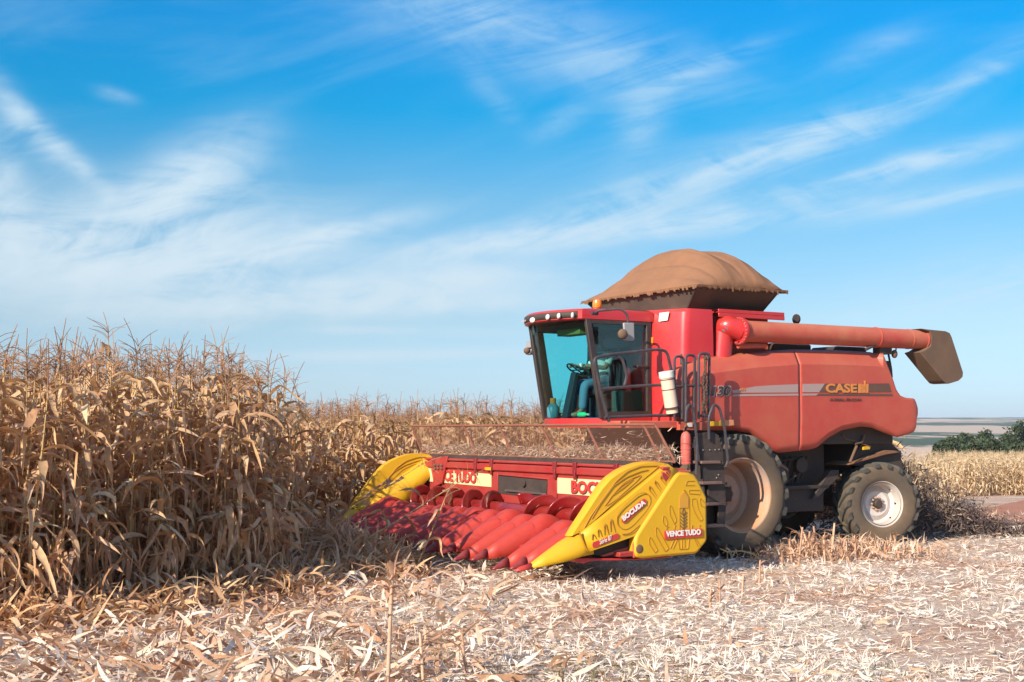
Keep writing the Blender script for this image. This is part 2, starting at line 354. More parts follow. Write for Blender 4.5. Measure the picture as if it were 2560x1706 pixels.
# ------------------------------------------------------------------ setting: ground to the horizon, bare soil track
def ground_mat():
    m = bpy.data.materials.new('field_soil'); m.use_nodes = True; t = NT(m.node_tree); b = t.n['Principled BSDF']
    tc = t.add('ShaderNodeTexCoord'); ob = tc.outputs['Object']; s = t.add('ShaderNodeSeparateXYZ'); t.l.new(ob, s.inputs[0])
    n1 = t.noise(ob, .55, 6, .6); n2 = t.noise(ob, 14, 5, .65)
    soil = t.mix(n2, (.33, .15, .085), (.56, .30, .18))
    straw = t.mix(n2, (.44, .31, .21), (.78, .66, .53))
    near = t.mix(t.ramp(n1, [(.35, (1, 1, 1)), (.6, (.25, .25, .25))]), soil, straw)
    mp = t.add('ShaderNodeMapping'); t.l.new(ob, mp.inputs[0]); mp.inputs['Scale'].default_value = (.0035, .0018, 0)
    vo = t.add('ShaderNodeTexVoronoi'); t.l.new(mp.outputs[0], vo.inputs['Vector']); vo.inputs['Scale'].default_value = 1.0
    sv = t.add('ShaderNodeSeparateXYZ'); t.l.new(vo.outputs['Color'], sv.inputs[0])
    fields = t.ramp(sv.outputs[0], [(0, (.52, .38, .27)), (.3, (.60, .42, .31)), (.5, (.66, .52, .42)), (.7, (.38, .34, .22)), (.85, (.50, .32, .23)), (1, (.60, .48, .35))], 'CONSTANT')
    mp2 = t.add('ShaderNodeMapping'); t.l.new(ob, mp2.inputs[0]); mp2.inputs['Scale'].default_value = (.006, .0032, 0)
    wood = t.ramp(t.noise(mp2.outputs[0], 1.0, 6, .65), [(.47, (0, 0, 0)), (.51, (1, 1, 1))])
    rdg = t.add('ShaderNodeMapRange'); t.l.new(s.outputs[1], rdg.inputs[0]); rdg.inputs[1].default_value = 3000; rdg.inputs[2].default_value = 3100
    wood = t.math('MAXIMUM', wood, rdg.outputs[0])
    far = t.mix(wood, fields, t.mix(t.noise(ob, .05, 4), (.035, .06, .03), (.09, .12, .06)))
    mr = t.add('ShaderNodeMapRange'); t.l.new(s.outputs[1], mr.inputs[0]); mr.inputs[1].default_value = 70; mr.inputs[2].default_value = 140
    t.l.new(t.mix(mr.outputs[0], near, far), b.inputs['Base Color']); b.inputs['Roughness'].default_value = .95; b.inputs['Specular IOR Level'].default_value = .1
    bn = t.add('ShaderNodeBump'); bn.inputs['Strength'].default_value = .6; bn.inputs['Distance'].default_value = .04; t.l.new(t.noise(ob, 22, 6, .7), bn.inputs['Height']); t.l.new(bn.outputs[0], b.inputs['Normal'])
    return m
def terrain(X, Y):
    if Y < 90: return gz(X, Y)
    pts = [(90, -.99), (160, -5), (260, -11), (420, -10), (700, -5), (1100, 1), (1700, 9), (2600, 24), (4500, 40), (9000, 58)]
    for (a, b), (c, d) in zip(pts, pts[1:]):
        if Y <= c: h = b + (d - b) * (Y - a) / (c - a); break
    u = X / Y
    k = min(1, max(0, (Y - 500) / 1500))
    return h + k * (10 * (1 if u < 0 else .0) * min(1, abs(u) * 5) * Y / 2600 + 3 * math.sin(X * .0022 + 1) + 2 * math.sin(X * .006 + Y * .003))
ys = [-40, -20, 0] + [4 + .75 * i for i in range(60)] + [50 + 4 * i for i in range(10)] + [90, 110, 135, 160, 200, 260, 340, 420, 550, 700, 900, 1100, 1400, 1700, 2100, 2600, 3400, 4500]
mb = MB(); mb.grid([[(tt * (26 + max(0, Y) * .75), Y, terrain(tt * (26 + max(0, Y) * .75), Y)) for tt in [-1 + 2 * i / 90 for i in range(91)]] for Y in ys])
g = mb.build('ground', ground_mat()); g['kind'] = 'structure'
def road_mat():
    m = bpy.data.materials.new('red_soil'); m.use_nodes = True; t = NT(m.node_tree); b = t.n['Principled BSDF']
    ob = t.add('ShaderNodeTexCoord').outputs['Object']
    mp = t.add('ShaderNodeMapping'); t.l.new(ob, mp.inputs[0]); mp.inputs['Rotation'].default_value = (0, 0, R(-35)); mp.inputs['Scale'].default_value = (.3, 2.4, 1)
    c = t.mix(t.noise(mp.outputs[0], 1.3, 6, .65), (.28, .10, .06), (.52, .23, .14)); c = t.mix(t.math('MULTIPLY', t.noise(ob, 9, 5, .7), .5), c, (.52, .28, .18))
    t.l.new(c, b.inputs['Base Color']); b.inputs['Roughness'].default_value = .95; b.inputs['Specular IOR Level'].default_value = .1
    return m
mb = MB(); rows = []
for i in range(41):
    s_ = i / 40; a = Vector((8.5 + 11 * s_, 29.0 + 18 * s_, 0)); b_ = Vector((24 + 34 * s_, 25.5 + 26 * s_, 0)); row = []
    for j in range(25):
        p = a.lerp(b_, j / 24); p.x += .5 * mnoise.noise((i * .4, j * .4, 0)); row.append((p.x, p.y, gz(p.x, p.y) + .03))
    rows.append(row)
mb.grid(rows); g = mb.build('dirt_road', road_mat()); g['kind'] = 'structure'

# ------------------------------------------------------------------ the combine harvester
def z1(a, b): return (1280 + a / 3.136, 600 + b / 3.136)
def z2(a, b): return (1740 + a / 3.136, 600 + b / 3.136)
def z3(a, b): return (740 + a / 3.565, 1040 + b / 3.565)
def z4(a, b): return (1280 + a / 3.92, 1040 + b / 3.92)
def z5(a, b): return (1480 + a / 4.357, 760 + b / 4.357)
def z6(a, b): return (1660 + a / 4.613, 860 + b / 4.613)
def z7(a, b): return (1700 + a / 4.126, 1040 + b / 4.126)
def z8(a, b): return (2040 + a / 4.126, 1040 + b / 4.126)
HV = empty('combine_harvester', (MX, MY, 0), math.pi + THETA)
tag(HV, 'dusty red combine harvester with brown canvas grain tank cover and folded unloading auger', 'combine harvester')

def wheel(c, R_, rin, wd, nl, rimmat, dish, parent, sgn=1, steer=0.0, deep=.3, bolts=10, hubr=.1):
    """agricultural wheel; sgn is the side the dish faces"""
    e = MB()
    h = wd / 2
    # dished disc
    e.lathe([(0, sgn * (h - dish - .02)), (hubr * 1.6, sgn * (h - dish)), (rin * .55, sgn * (h - dish + .01)), (rin * .78, sgn * (h - dish - .06)), (rin * .9, sgn * (h - dish - .02)), (rin * .93, sgn * (h - dish + .06))], seg=56)
    w = e.build('wheel', rimmat, parent, ang=30); w.location = c; w.rotation_euler = (0, 0, steer)
    m = MB()
    pr = [(.90, -.05), (.92, -.6), (.95, -.75), (.93, -.85), (1.0, -.95), (1.03, -1), (1.05, -.96), (1.02, -.88)]
    b = MB(); b.lathe([(rin * .90, sgn * (h - dish)), (rin * .885, sgn * (h - .30 * dish - .02)), (rin * .93, sgn * (h - .22 * dish)), (rin * .93, sgn * (h - .10)), (rin * .985, sgn * (h - .07)), (rin * 1.0, sgn * (h - .035)), (rin * 1.035, sgn * (h - .03)), (rin * 1.04, sgn * (h - .05))], seg=56)
    b.lathe([(rin * 1.04, -sgn * (h - .05)), (rin * .93, -sgn * (h - .1)), (rin * .9, -sgn * .1), (rin * .9, sgn * (h - dish))], seg=40)
    b.build('rim', rimmat, w, ang=40)
    t_ = MB(); sw = []
    a0, a1 = rin * 1.0, R_ * .935
    prof = [(a0, .80), (a0 + .06 * (a1 - a0), .92), (a0 + .35 * (a1 - a0), 1.0), (a0 + .7 * (a1 - a0), 1.0), (a0 + .9 * (a1 - a0), .95), (a1, .82)]
    full = [(r, k * h) for r, k in prof] + [(a1 + .012, .35 * h), (a1 + .014, 0), (a1 + .012, -.35 * h)] + [(r, -k * h) for r, k in reversed(prof)]
    t_.lathe(full, seg=72)
    ty = t_.build('tyre', M['sidewall'], w, ang=50)
    lg = MB()
    for k in range(nl * 2):
        sd = 1 if k % 2 == 0 else -1; th0 = 2 * math.pi * (k / 2) / nl
        secs = [(1.03, -.07, R_ * .84, R_ * .885, .044), (1.03, -.02, R_ * .88, R_ * .96, .048), (.88, .03, R_ * .93, R_ * 1.0, .05), (.45, .17, R_ * .945, R_ * 1.005, .046), (-.06, .34, R_ * .95, R_ * 1.003, .04)]
        vs = []
        for (yk, da, r0, r1, hw) in secs:
            for (rr, q) in ((r0, -1.25), (r1, -1), (r1, 1), (r0, 1.25)):
                an = th0 + da * (.95 / R_) ** .5 + q * hw * (.95 / R_) ** .6
                vs.append((-rr * math.cos(an), sd * yk * h, rr * math.sin(an)))
        fs = [(i * 4 + j, i * 4 + (j + 1) % 4, (i + 1) * 4 + (j + 1) % 4, (i + 1) * 4 + j) for i in range(4) for j in range(4)] + [(0, 1, 2, 3), (16, 19, 18, 17)]
        lg.add(vs, fs)
    tr = lg.build('tread', M['rubber'], w, ang=30)
    hb = MB(); hb.lathe([(0, sgn * (h - dish + .10)), (hubr * .8, sgn * (h - dish + .10)), (hubr, sgn * (h - dish + .08)), (hubr, sgn * (h - dish - .03))], seg=28)
    hb.build('hub', M['dark'], w)
    bl = MB()
    for k in range(bolts):
        a = 2 * math.pi * k / bolts; bl.lathe([(0, sgn * (h - dish + .05)), (.018, sgn * (h - dish + .05)), (.02, sgn * (h - dish - .02))], (hubr * 1.45 * math.cos(a), 0, hubr * 1.45 * math.sin(a)), seg=8)
    build_each(bl, 'wheel_bolt', M['rim_dusty'], w)
    return w
FR = .965
wheel((0, 1.40, FR), FR, .575, .70, 20, M['rim_dusty'], .50, HV, 1, hubr=.12)
wheel((0, -1.40, FR), FR, .575, .70, 20, M['rim_dusty'], .50, HV, -1, hubr=.12)
pr = U(2209, 1266, y=1.45)
wheel((pr.x - .06, 1.22, .715), .72, .385, .50, 18, M['rim'], .24, HV, 1, steer=R(-17), hubr=.075)
wheel((pr.x - .06, -1.22, .715), .72, .385, .50, 18, M['rim'], .24, HV, -1, steer=R(-17), hubr=.075)

# chassis and threshing body
c = MB(); c.box((-3.75, -1.35, 1.75), (.9, 1.35, 3.2)); c.box((-2.6, -.85, 1.0), (1.3, .85, 1.75)); c.box((-3.95, -1.3, 2.0), (-3.7, 1.3, 2.5))
c.build('threshing_body', M['dark'], HV, bev=.03)
c = MB(); c.box((-.22, -1.1, .75), (.22, 1.1, 1.2)); c.box((pr.x - .15, -1.0, .62), (pr.x + .1, 1.0, .86)); c.box((pr.x + .0, -.25, .7), (pr.x + .5, .25, 1.3))
build_each(c, 'axle_beam', M['dark'], HV, bev=.03)
c = MB()
c.box((-2.3, .86, .62), (-1.1, 1.12, 1.0)); c.box((-2.35, .9, 1.0), (-1.05, 1.2, 1.06)); c.prism([U(*z8(-40, 860), y=1.2), U(*z8(150, 560), y=1.2), U(*z8(240, 560), y=1.2), U(*z8(230, 640), y=1.2), U(*z8(0, 860), y=1.2)], (0, -.12, 0))
for k in range(9): c.tube([(-.95 - .12 * k, 1.0, 1.05 + .06 * (k % 3)), (-1.0 - .12 * k, 1.1, 1.55)], .022 + .01 * (k % 2), 8)
c.lathe([(0, -.06), (.2, -.06), (.22, 0), (.2, .06), (0, .06)], (-1.25, 1.15, 1.25), seg=28); c.lathe([(0, -.05), (.13, -.05), (.13, .05), (0, .05)], (-1.75, 1.15, 1.4), seg=24)
c.tube([(-1.25, 1.15, 1.47), (-1.75, 1.15, 1.53)], .016, 6); c.tube([(-1.25, 1.15, 1.03), (-1.75, 1.15, 1.27)], .016, 6)
build_each(c, 'drive_part', M['dark'], HV, bev=.008)
c = MB(); c.prism([U(*z8(*p), y=1.3) for p in [(330, 500), (720, 355), (880, 360), (880, 375), (720, 400), (340, 510)]], (0, -.55, 0)); c.build('spreader_flap', M['canvas'], HV, bev=.006)
c = MB(); c.prism([U(*z8(*p), y=1.2) for p in [(360, 500), (460, 290), (760, 260), (880, 370), (910, 600), (840, 620)]], (0, -2.4, 0)); c.build('straw_chopper', M['dark'], HV, bev=.02)
c = MB(); c.tube(arc([U(*z8(*p), y=1.38) for p in [(495, 200), (480, 270), (400, 290)]], .05), .022, 8); c.tube([U(*z8(420, 310), y=1.38), U(*z8(350, 480), y=1.38)], .024, 8)
c.tube(arc([U(*z8(*p), y=1.36) for p in [(270, 190), (300, 240), (400, 260), (560, 320)]], .05), .014, 8); build_each(c, 'hydraulic_hose', M['boot'], HV)
c = MB(); c.prism([U(*z8(*p), y=1.34) for p in [(475, 320), (545, 310), (545, 345), (475, 352)]], (0, .03, 0)); c.build('yellow_marker', M['yellow'], HV, bev=.004)
# feeder house running down to the header
c = MB(); c.hexa([(1.0, -.62, 1.25), (2.7, -.62, .45), (2.7, .62, .45), (1.0, .62, 1.25), (1.0, -.62, 2.0), (2.7, -.62, 1.25), (2.7, .62, 1.25), (1.0, .62, 2.0)])
c.build('feeder_house', M['dark'], HV, bev=.02)
# side panels: columns between a traced top and bottom edge, leaning in above the crease
top = [(1.16, 2.86), (1.10, 2.95), (.9, 3.03), (.49, 3.14), (-.4, 3.25), (-1.354, 3.328), (-2.3, 3.345), (-3.2, 3.338), (-3.27, 3.31), (-3.487, 2.896), (-3.58, 2.68), (-3.67, 2.585), (-3.8, 2.55), (-4.02, 2.54), (-4.075, 2.47), (-4.13, 2.37)]
bot = [(1.16, 2.12), (.9, 2.02), (.5, 1.985), (.04, 1.985), (-.3, 1.94), (-.6, 1.78), (-.80, 1.65), (-.90, 1.618), (-1.347, 1.652), (-1.60, 1.67), (-1.75, 1.70), (-2.0, 1.86), (-2.3, 1.985), (-2.732, 2.05), (-3.0, 2.03), (-3.3, 1.94), (-3.614, 1.862), (-3.9, 1.92), (-4.05, 1.96), (-4.09, 2.02), (-4.13, 2.2)]
def lerp1(tab, x):
    for (a, b), (c_, d) in zip(tab, tab[1:]):
        if a >= x >= c_: return b + (d - b) * (a - x) / (a - c_)
    return tab[-1][1] if x < tab[-1][0] else tab[0][1]
def panel(x0, x1, sgn, name, matl):
    m = MB(); rows = []; n = max(6, int((x0 - x1) / .05))
    for i in range(n + 1):
        x = x0 + (x1 - x0) * i / n; zt, zb = lerp1(top, x), lerp1(bot, x); row = []
        for j in range(19):
            z = zb + (zt - .26 - zb) * j / 12 if j <= 12 else zt - .26 + .26 * (j - 12) / 6
            y = 1.6 - .05 * max(0, (x - .6) / .6) ** 2
            d = zt - z
            crease = .26
            if d < crease and x > -3.25: y -= .13 * (1 - d / crease) + (.08 * max(0, 1 - d / .07) ** 2)
            y -= .025 * max(0, 1 - (z - zb) / .1) ** 2 + .03 * max(0, (2.2 - z) / .6)
            y -= .03 * max(0, (-3.95 - x) / .18) ** 2
            row.append((x, sgn * y, z))
        rows.append(row)
    m.grid(rows); return m.build(name, matl, HV, solid=0, ang=13)
for sg in (1, -1):
    a = panel(1.16, -1.343, sg, 'side_panel', M['red']); b_ = panel(-1.357, -4.13, sg, 'side_panel', M['red'])
    for o in (a, b_):
        mo = o.modifiers.new('solid', 'SOLIDIFY'); mo.thickness = .05; mo.offset = -1 if sg > 0 else -1
c = MB(); c.prism([(-3.3, -1.48, 3.29), (-3.5, -1.48, 2.87), (-3.68, -1.48, 2.56), (-4.0, -1.48, 2.51), (-4.08, -1.48, 2.34), (-4.06, -1.48, 2.0), (-3.7, -1.48, 1.92), (-3.4, -1.48, 2.4), (-3.1, -1.48, 3.27)], (0, 2.96, 0)); c.build('rear_hood', M['red'], HV, bev=.03)
c = MB(); c.prism([(.9, -1.42, 3.05), (-.4, -1.42, 3.16), (-1.35, -1.42, 3.2), (-3.3, -1.42, 3.22), (-3.3, -1.42, 3.1), (.9, -1.42, 2.95)], (0, 2.84, 0)); c.build('engine_deck', M['dark'], HV)
c = MB(); c.box((-2.0, .55, 3.2), (-1.15, 1.2, 3.44)); c.box((-3.25, .6, 3.2), (-2.55, 1.25, 3.43)); c.tube(arc([U(*z2(1500, 850), y=1.25), U(*z2(1530, 1010), y=1.25), U(*z2(1535, 1080), y=1.25)], .05), .02, 8)
build_each(c, 'engine_cover', M['dark'], HV, bev=.03)
# stripes and lettering, 6 mm proud of the panel
def on_side(p, y=1.606): return U(*p, y=y)
def strip(name, pts, matl, dy=.008):
    m = MB(); m.prism([on_side(p) for p in pts], (0, -dy, 0)); return m.build(name, matl, HV, smooth=False)
strip('stripe', [z2(285, 1180), z2(290, 1200), z2(800, 1197), z2(800, 1132), z2(600, 1140), z2(470, 1150)], M['grey_stripe'])
strip('stripe', [z2(838, 1130), z2(838, 1195), z2(965, 1195), z2(1010, 1128)], M['grey_stripe'])
strip('stripe', [z2(1010, 1128), z2(965, 1195), z2(1534, 1193), z2(1515, 1126)], M['dark_stripe'])
strip('stripe', [z2(280, 1228), z2(803, 1222), z2(803, 1206), z2(300, 1212)], M['grey_stripe'])
strip('stripe', [z2(838, 1206), z2(838, 1222), z2(940, 1221), z2(960, 1206)], M['grey_stripe'])
strip('stripe', [z2(960, 1206), z2(940, 1221), z2(1545, 1225), z2(1538, 1208)], M['dark_stripe'])
def side_text(s, p0, p1, h, matl, y=1.61, **kw):
    a, b = U(*p0, y=y), U(*p1, y=y)
    return text('lettering', s, a, b - a, (0, 0, 1), matl, HV, depth=.006, w=(b - a).length, h=h, **kw)
def pxh(p0, p1, y=1.61): return abs(U(*p0, y=y).z - U(*p1, y=y).z)
side_text('CASE', z2(1018, 1200), z2(1262, 1199), pxh(z2(1018, 1200), z2(1018, 1127)), M['orange_text'], bold=.035)
for (xa, xb, yt, yb) in [(1275, 1300, 1128, 1200), (1307, 1318, 1128, 1200), (1318, 1334, 1103, 1200), (1334, 1345, 1128, 1200)]:
    pass
m = MB()
for poly in ([(1275, 1128), (1300, 1128), (1300, 1200), (1275, 1200)], [(1306, 1130), (1316, 1130), (1316, 1200), (1306, 1200)], [(1318, 1118), (1322, 1104), (1332, 1104), (1334, 1118), (1331, 1122), (1331, 1200), (1320, 1200), (1320, 1122)], [(1336, 1130), (1354, 1128), (1352, 1200), (1338, 1200)], [(1300, 1156), (1338, 1156), (1338, 1166), (1300, 1166)]):
    m.prism([U(*z2(*p), y=1.612) for p in poly], (0, -.008, 0))
m.build('emblem', M['orange_text'], HV, smooth=False)
side_text('AXIAL-FLOW', z2(1048, 1262), z2(1296, 1264), pxh(z2(1048, 1262), z2(1048, 1240)), M['black_text'], bold=.012)
side_text('8130', z6(445, 615), z6(775, 603), pxh(z6(775, 603), z6(775, 478)), M['grey_text'], bold=.06, shear=.2, y=1.606)
side_text('8130', z6(452, 608), z6(768, 596), pxh(z6(775, 598), z6(775, 486)), M['black_text'], bold=.03, shear=.2, y=1.614)
side_text('AFS', z6(868, 545), z6(938, 540), pxh(z6(868, 545), z6(868, 512)), M['orange_text'], bold=.01, shear=.2)
# tank front shroud: the tall red box behind the cab, with a rounded front edge
c = MB(); prof = []
for (x, y) in [(.30, 1.40), (.76, 1.40), (.82, 1.385), (.865, 1.35), (.89, 1.30), (1.14, .75), (1.14, -.75), (.89, -1.30), (.865, -1.35), (.82, -1.385), (.76, -1.40), (.30, -1.40)]: prof.append((x, y))
rows = []
for z, k in ((2.1, 0.0), (2.9, .02), (3.5, .0), (3.86, -.03), (3.915, -.07)):
    rows.append([(x + (k if x > .5 else 0), y * (1 + (k * .3 if k < 0 else 0)), z) for x, y in prof])
c.grid(rows); c.add(rows[-1], [tuple(range(len(prof)))]); c.build('tank_shroud', M['red_clean'], HV, ang=28)
c = MB(); c.box((-1.2, 1.12, 3.87), (.2, 1.42, 3.93)); c.box((-1.2, 1.40, 3.80), (.2, 1.425, 3.868)); c.box((-1.22, -1.42, 3.87), (.2, -1.12, 3.93)); build_each(c, 'tank_rail', M['red_clean'], HV, bev=.008)
c = MB(); c.box((-1.0, -1.1, 3.0), (.15, 1.1, 3.95)); c.build('grain_tank', M['tank'], HV, bev=.02)
c = MB(); c.box((-1.1, 1.05, 3.1), (.15, 1.12, 3.85)); c.build('tank_side', M['red_dusty'], HV)
d = MB(); d.box((1.125, .80, 3.52), (1.13, .801, 3.53))
# stickers on the shroud
def patch(name, pts, matl, parent, off=.004):
    a, b, c_, d_ = [Vector(p) for p in pts]; n = (b - a).cross(d_ - a).normalized()
    vd = (Vector(to_m((0, 0, 2))) - a)
    if n.dot(vd) < 0: n = -n
    m = MB(); m.prism([p + n * off for p in (a, b, c_, d_)], -n * off * .8); return m.build(name, matl, parent, smooth=False)
def shroud_pt(sx, sy):
    # slanted front face of the shroud between (.88, 1.2) and (1.12, .75)
    o = to_m((0, 0, EYE)); dd = to_m(Vector((0, 0, EYE)) + ray(sx, sy)) - o; n = Vector((.55, .25, 0)).normalized(); q = Vector((.89, 1.3, 3))
    return o + dd * ((q - o).dot(n) / dd.dot(n)) + n * .012
p_ = patch('sticker', [shroud_pt(*z5(740, 100)), shroud_pt(*z5(845, 87)), shroud_pt(*z5(828, 180)), shroud_pt(*z5(730, 195))], M['white'], HV)
nrm = Vector((.55, .25, 0)).normalized(); xd_ = Vector((-.25, .55, 0)).normalized()
text('lettering', '9235', shroud_pt(*z5(752, 165)) + nrm * .006, xd_, (0, 0, 1), M['grey_text'], p_, h=.05, w=.13, depth=.003)
patch('sticker', [shroud_pt(*z5(640, 370)), shroud_pt(*z5(673, 362)), shroud_pt(*z5(668, 448)), shroud_pt(*z5(636, 452))], M['amber'], HV)
# tank extensions and canvas cover
E_ = [(.74, 1.56), (-.95, 1.56), (-.95, -1.56), (.74, -1.56)]; B_ = [(.60, 1.12), (-.92, 1.12), (-.92, -1.12), (.60, -1.12)]
c = MB(); c.grid([[(x, y, 3.9) for x, y in B_ + B_[:1]], [(x * .8 + .2 * X, y * .8 + .2 * Y, 4.0) for (x, y), (X, Y) in zip(B_ + B_[:1], E_ + E_[:1])], [(x, y, 4.27) for x, y in E_ + E_[:1]]])
ex = c.build('tank_extension', M['tank'], HV, solid=.02, smooth=False)
c = MB()
for k in range(4): c.tube([B_[k] + (3.92,), E_[k] + (4.26,)], .022, 6)
for k in range(14): c.ball((E_[0][0] + (E_[1][0] - E_[0][0]) * (k + .5) / 14, 1.565, 4.21), .012, 6, 4)
build_each(c, 'extension_rib', M['black'], ex)
c = MB(); rows = []; NX, NY = 110, 44
for i in range(NX + 1):
    s_ = i / NX; x = .83 + (-1.10 - .83) * s_
    # two hoops carry the cloth: ridge line from the front rim over both hoops down to the rear rim
    tab = [(0, 0), (.10, .19), (.22, .43), (.36, .70), (.43, .755), (.54, .725), (.66, .75), (.75, .70), (.87, .47), (.95, .18), (1, 0)]
    for (a, b), (c_, d_) in zip(tab, tab[1:]):
        if a <= s_ <= c_: k = (s_ - a) / (c_ - a); k = k * k * (3 - 2 * k) * .4 + k * .6; hx = b + (d_ - b) * k; break
    row = []
    for j in range(NY + 1):
        t_ = -1 + 2 * j / NY; prof_ = (1 - abs(t_) ** 2.3) ** .72 if abs(t_) < 1 else 0
        hq = hx + .02 * math.exp(-((s_ - .40) / .018) ** 2) + .02 * math.exp(-((s_ - .68) / .018) ** 2) - .03 * math.exp(-((s_ - .545) / .09) ** 2) - .035 * math.exp(-((s_ - .545) / .022) ** 2) - .025 * math.exp(-((s_ - .25) / .02) ** 2)
        y = t_ * (1.63 - .12 * (1 - 4 * (s_ - .5) ** 2) * 0)
        wr = .012 * mnoise.noise((x * 3, y * 3, 0)) + .018 * mnoise.noise((x * 1.2, y * 7, 3)) * (1 - prof_)
        edge = -.03 * (abs(t_) ** 14) - .03 * ((abs(2 * s_ - 1)) ** 16) + .012 * math.sin(s_ * 37) * abs(t_) ** 8
        row.append((x, y, 4.29 + hq * prof_ + wr * 1.6 + edge - .02 * math.exp(-((t_ + .1) / .3) ** 2) * (1 if .42 < s_ < .62 else 0)))
    rows.append(row)
rim_ = []
c.grid(rows); tp = c.build('tank_cover', M['canvas'], HV, ang=70, solid=.012)
c = MB()   # hanging torn hem and ties along the edge
for k in range(56):
    x = .80 - 1.86 * k / 55; hgt = .02 + .035 * random.random() ** 2 + .03 * (k % 7 == 0)
    c.add([(x, 1.632, 4.275), (x - .034, 1.632, 4.275), (x - .030, 1.618, 4.262 - hgt), (x - .004, 1.618, 4.262 - hgt * random.uniform(.4, 1.1))], [(0, 1, 2, 3)])
for k in range(60):
    y = -1.6 + 3.2 * k / 59; hgt = .02 + .04 * random.random() ** 2
    c.add([(.832, y, 4.27), (.832, y + .054, 4.27), (.822, y + .05, 4.255 - hgt), (.822, y, 4.255 - hgt * random.uniform(.4, 1.1))], [(0, 1, 2, 3)])
c.build('cover_hem', M['canvas'], tp, solid=.006, smooth=False)
# unloading auger: elbow, tube, flange, rubber spout
c = MB(); A0 = U(*z2(365, 715), y=1.52); A1 = U(*z2(1790, 785), y=1.52)
c.tube([A0, A0.lerp(A1, .5), A1], .172, 28); ua = c.build('unloading_auger', M['red_dusty'], HV)
c = MB()
for f_, r_ in ((.0, .2), (.71, .182), (.9, .178), (.985, .185)):
    p = A0.lerp(A1, f_); d_ = (A1 - A0).normalized(); c.tube([p - d_ * .012, p + d_ * .012], r_, 28)
build_each(c, 'auger_collar', M['red_dusty'], ua)
c = MB(); c.tube(arc([U(*z2(190, 1000), y=1.30), U(*z2(212, 700), y=1.32), U(*z2(245, 672), y=1.42), A0 + Vector((.02, 0, 0))], .22, 8), .17, 24)
c.tube([A0 + Vector((.09, 0, 0)), A0 + Vector((.045, 0, 0))], .225, 28); el = c.build('auger_elbow', M['red_clean'], ua)
c = MB()
for k in range(22):
    a = 2 * math.pi * k / 22; p = A0 + Vector((.09, .205 * math.cos(a), .205 * math.sin(a))); c.tube([p, p + Vector((.018, 0, 0))], .013, 6)
for q in ((208, 712), (232, 695)):
    p = U(*z2(*q), y=1.66); c.tube([p, p + Vector((0, .03, 0))], .02, 8)
build_each(c, 'flange_bolt', M['steel'], el)
c = MB(); c.prism([U(*z2(*p), y=1.70) for p in [(1765, 695), (1800, 700), (1960, 716), (1990, 730), (2005, 760), (2050, 900), (2095, 1040), (2092, 1075), (2060, 1105), (1985, 1128), (1955, 1122), (1930, 1095), (1755, 880), (1790, 868), (1840, 835), (1848, 770), (1835, 720)]], (0, -.36, 0))
c.build('rubber_spout', M['boot'], ua, bev=.09)
c = MB(); c.tube([U(*z2(1570, 845), y=1.5), U(*z2(1565, 880), y=1.5)], .012, 8); c.ball(U(*z2(1556, 895), y=1.5), (.06, .05, .075)); c.build('auger_lamp', M['boot'], ua)
c = MB(); c.box((-3.55, 1.38, 3.3), (-3.25, 1.55, 3.42)); c.tube([U(*z2(1410, 820), y=1.6), U(*z2(1330, 860), y=1.6)], .03, 8); build_each(c, 'auger_rest', M['dark'], HV, bev=.01)
c = MB(); c.tube([U(*z2(330, 832), y=1.45), U(*z2(540, 830), y=1.45)], .045, 10); c.build('support_strut', M['red_dusty'], HV)
c = MB(); p = U(*z2(787, 622), y=.6); c.lathe([(0, -.02), (.085, -.02), (.09, 0), (.085, .02), (0, .02)], p, axis='X', seg=18); c.tube([p, p - Vector((-.02, 0, .2))], .012, 6); c.build('air_intake_cap', M['black'], HV)
# platform, sill and marker boxes
c = MB(); c.box((.55, .9, 2.02), (2.12, 1.62, 2.13)); c.build('platform', M['red_dusty'], HV, bev=.01)
c = MB(); c.prism([U(*z6(*p), y=1.68) for p in [(180, 900), (500, 905), (500, 1000), (180, 995)]], (0, -.1, 0)); c.build('platform_bracket', M['red_dusty'], HV, bev=.006)
c = MB(); c.prism([U(*z6(*p), y=1.72) for p in [(535, 895), (675, 892), (675, 945), (535, 950)]], (0, -.08, 0)); c.build('marker_board', M['yellow'], HV, bev=.004)
c = MB(); c.prism([U(*z6(*p), y=1.72) for p in [(690, 890), (745, 876), (805, 876), (812, 942), (745, 950), (700, 945)]], (0, -.12, 0)); c.build('marker_lamp', mat('orange_faded', (.6, .24, .1), .5, dust=.3), HV, bev=.008)
c = MB(); c.prism([U(*z6(*p), y=1.70) for p in [(275, 912), (332, 912), (332, 958), (275, 958)]], (0, -.01, 0)); c.build('sticker', M['white'], HV)
def tubes(name, paths, r, matl, parent, rad=.06, seg=8):
    c = MB()
    for p in paths: c.tube(arc(p, rad) if len(p) > 2 else p, r, seg)
    return c.build(name, matl, parent)
def P6(y): return lambda *a: U(*z6(*a), y=y)
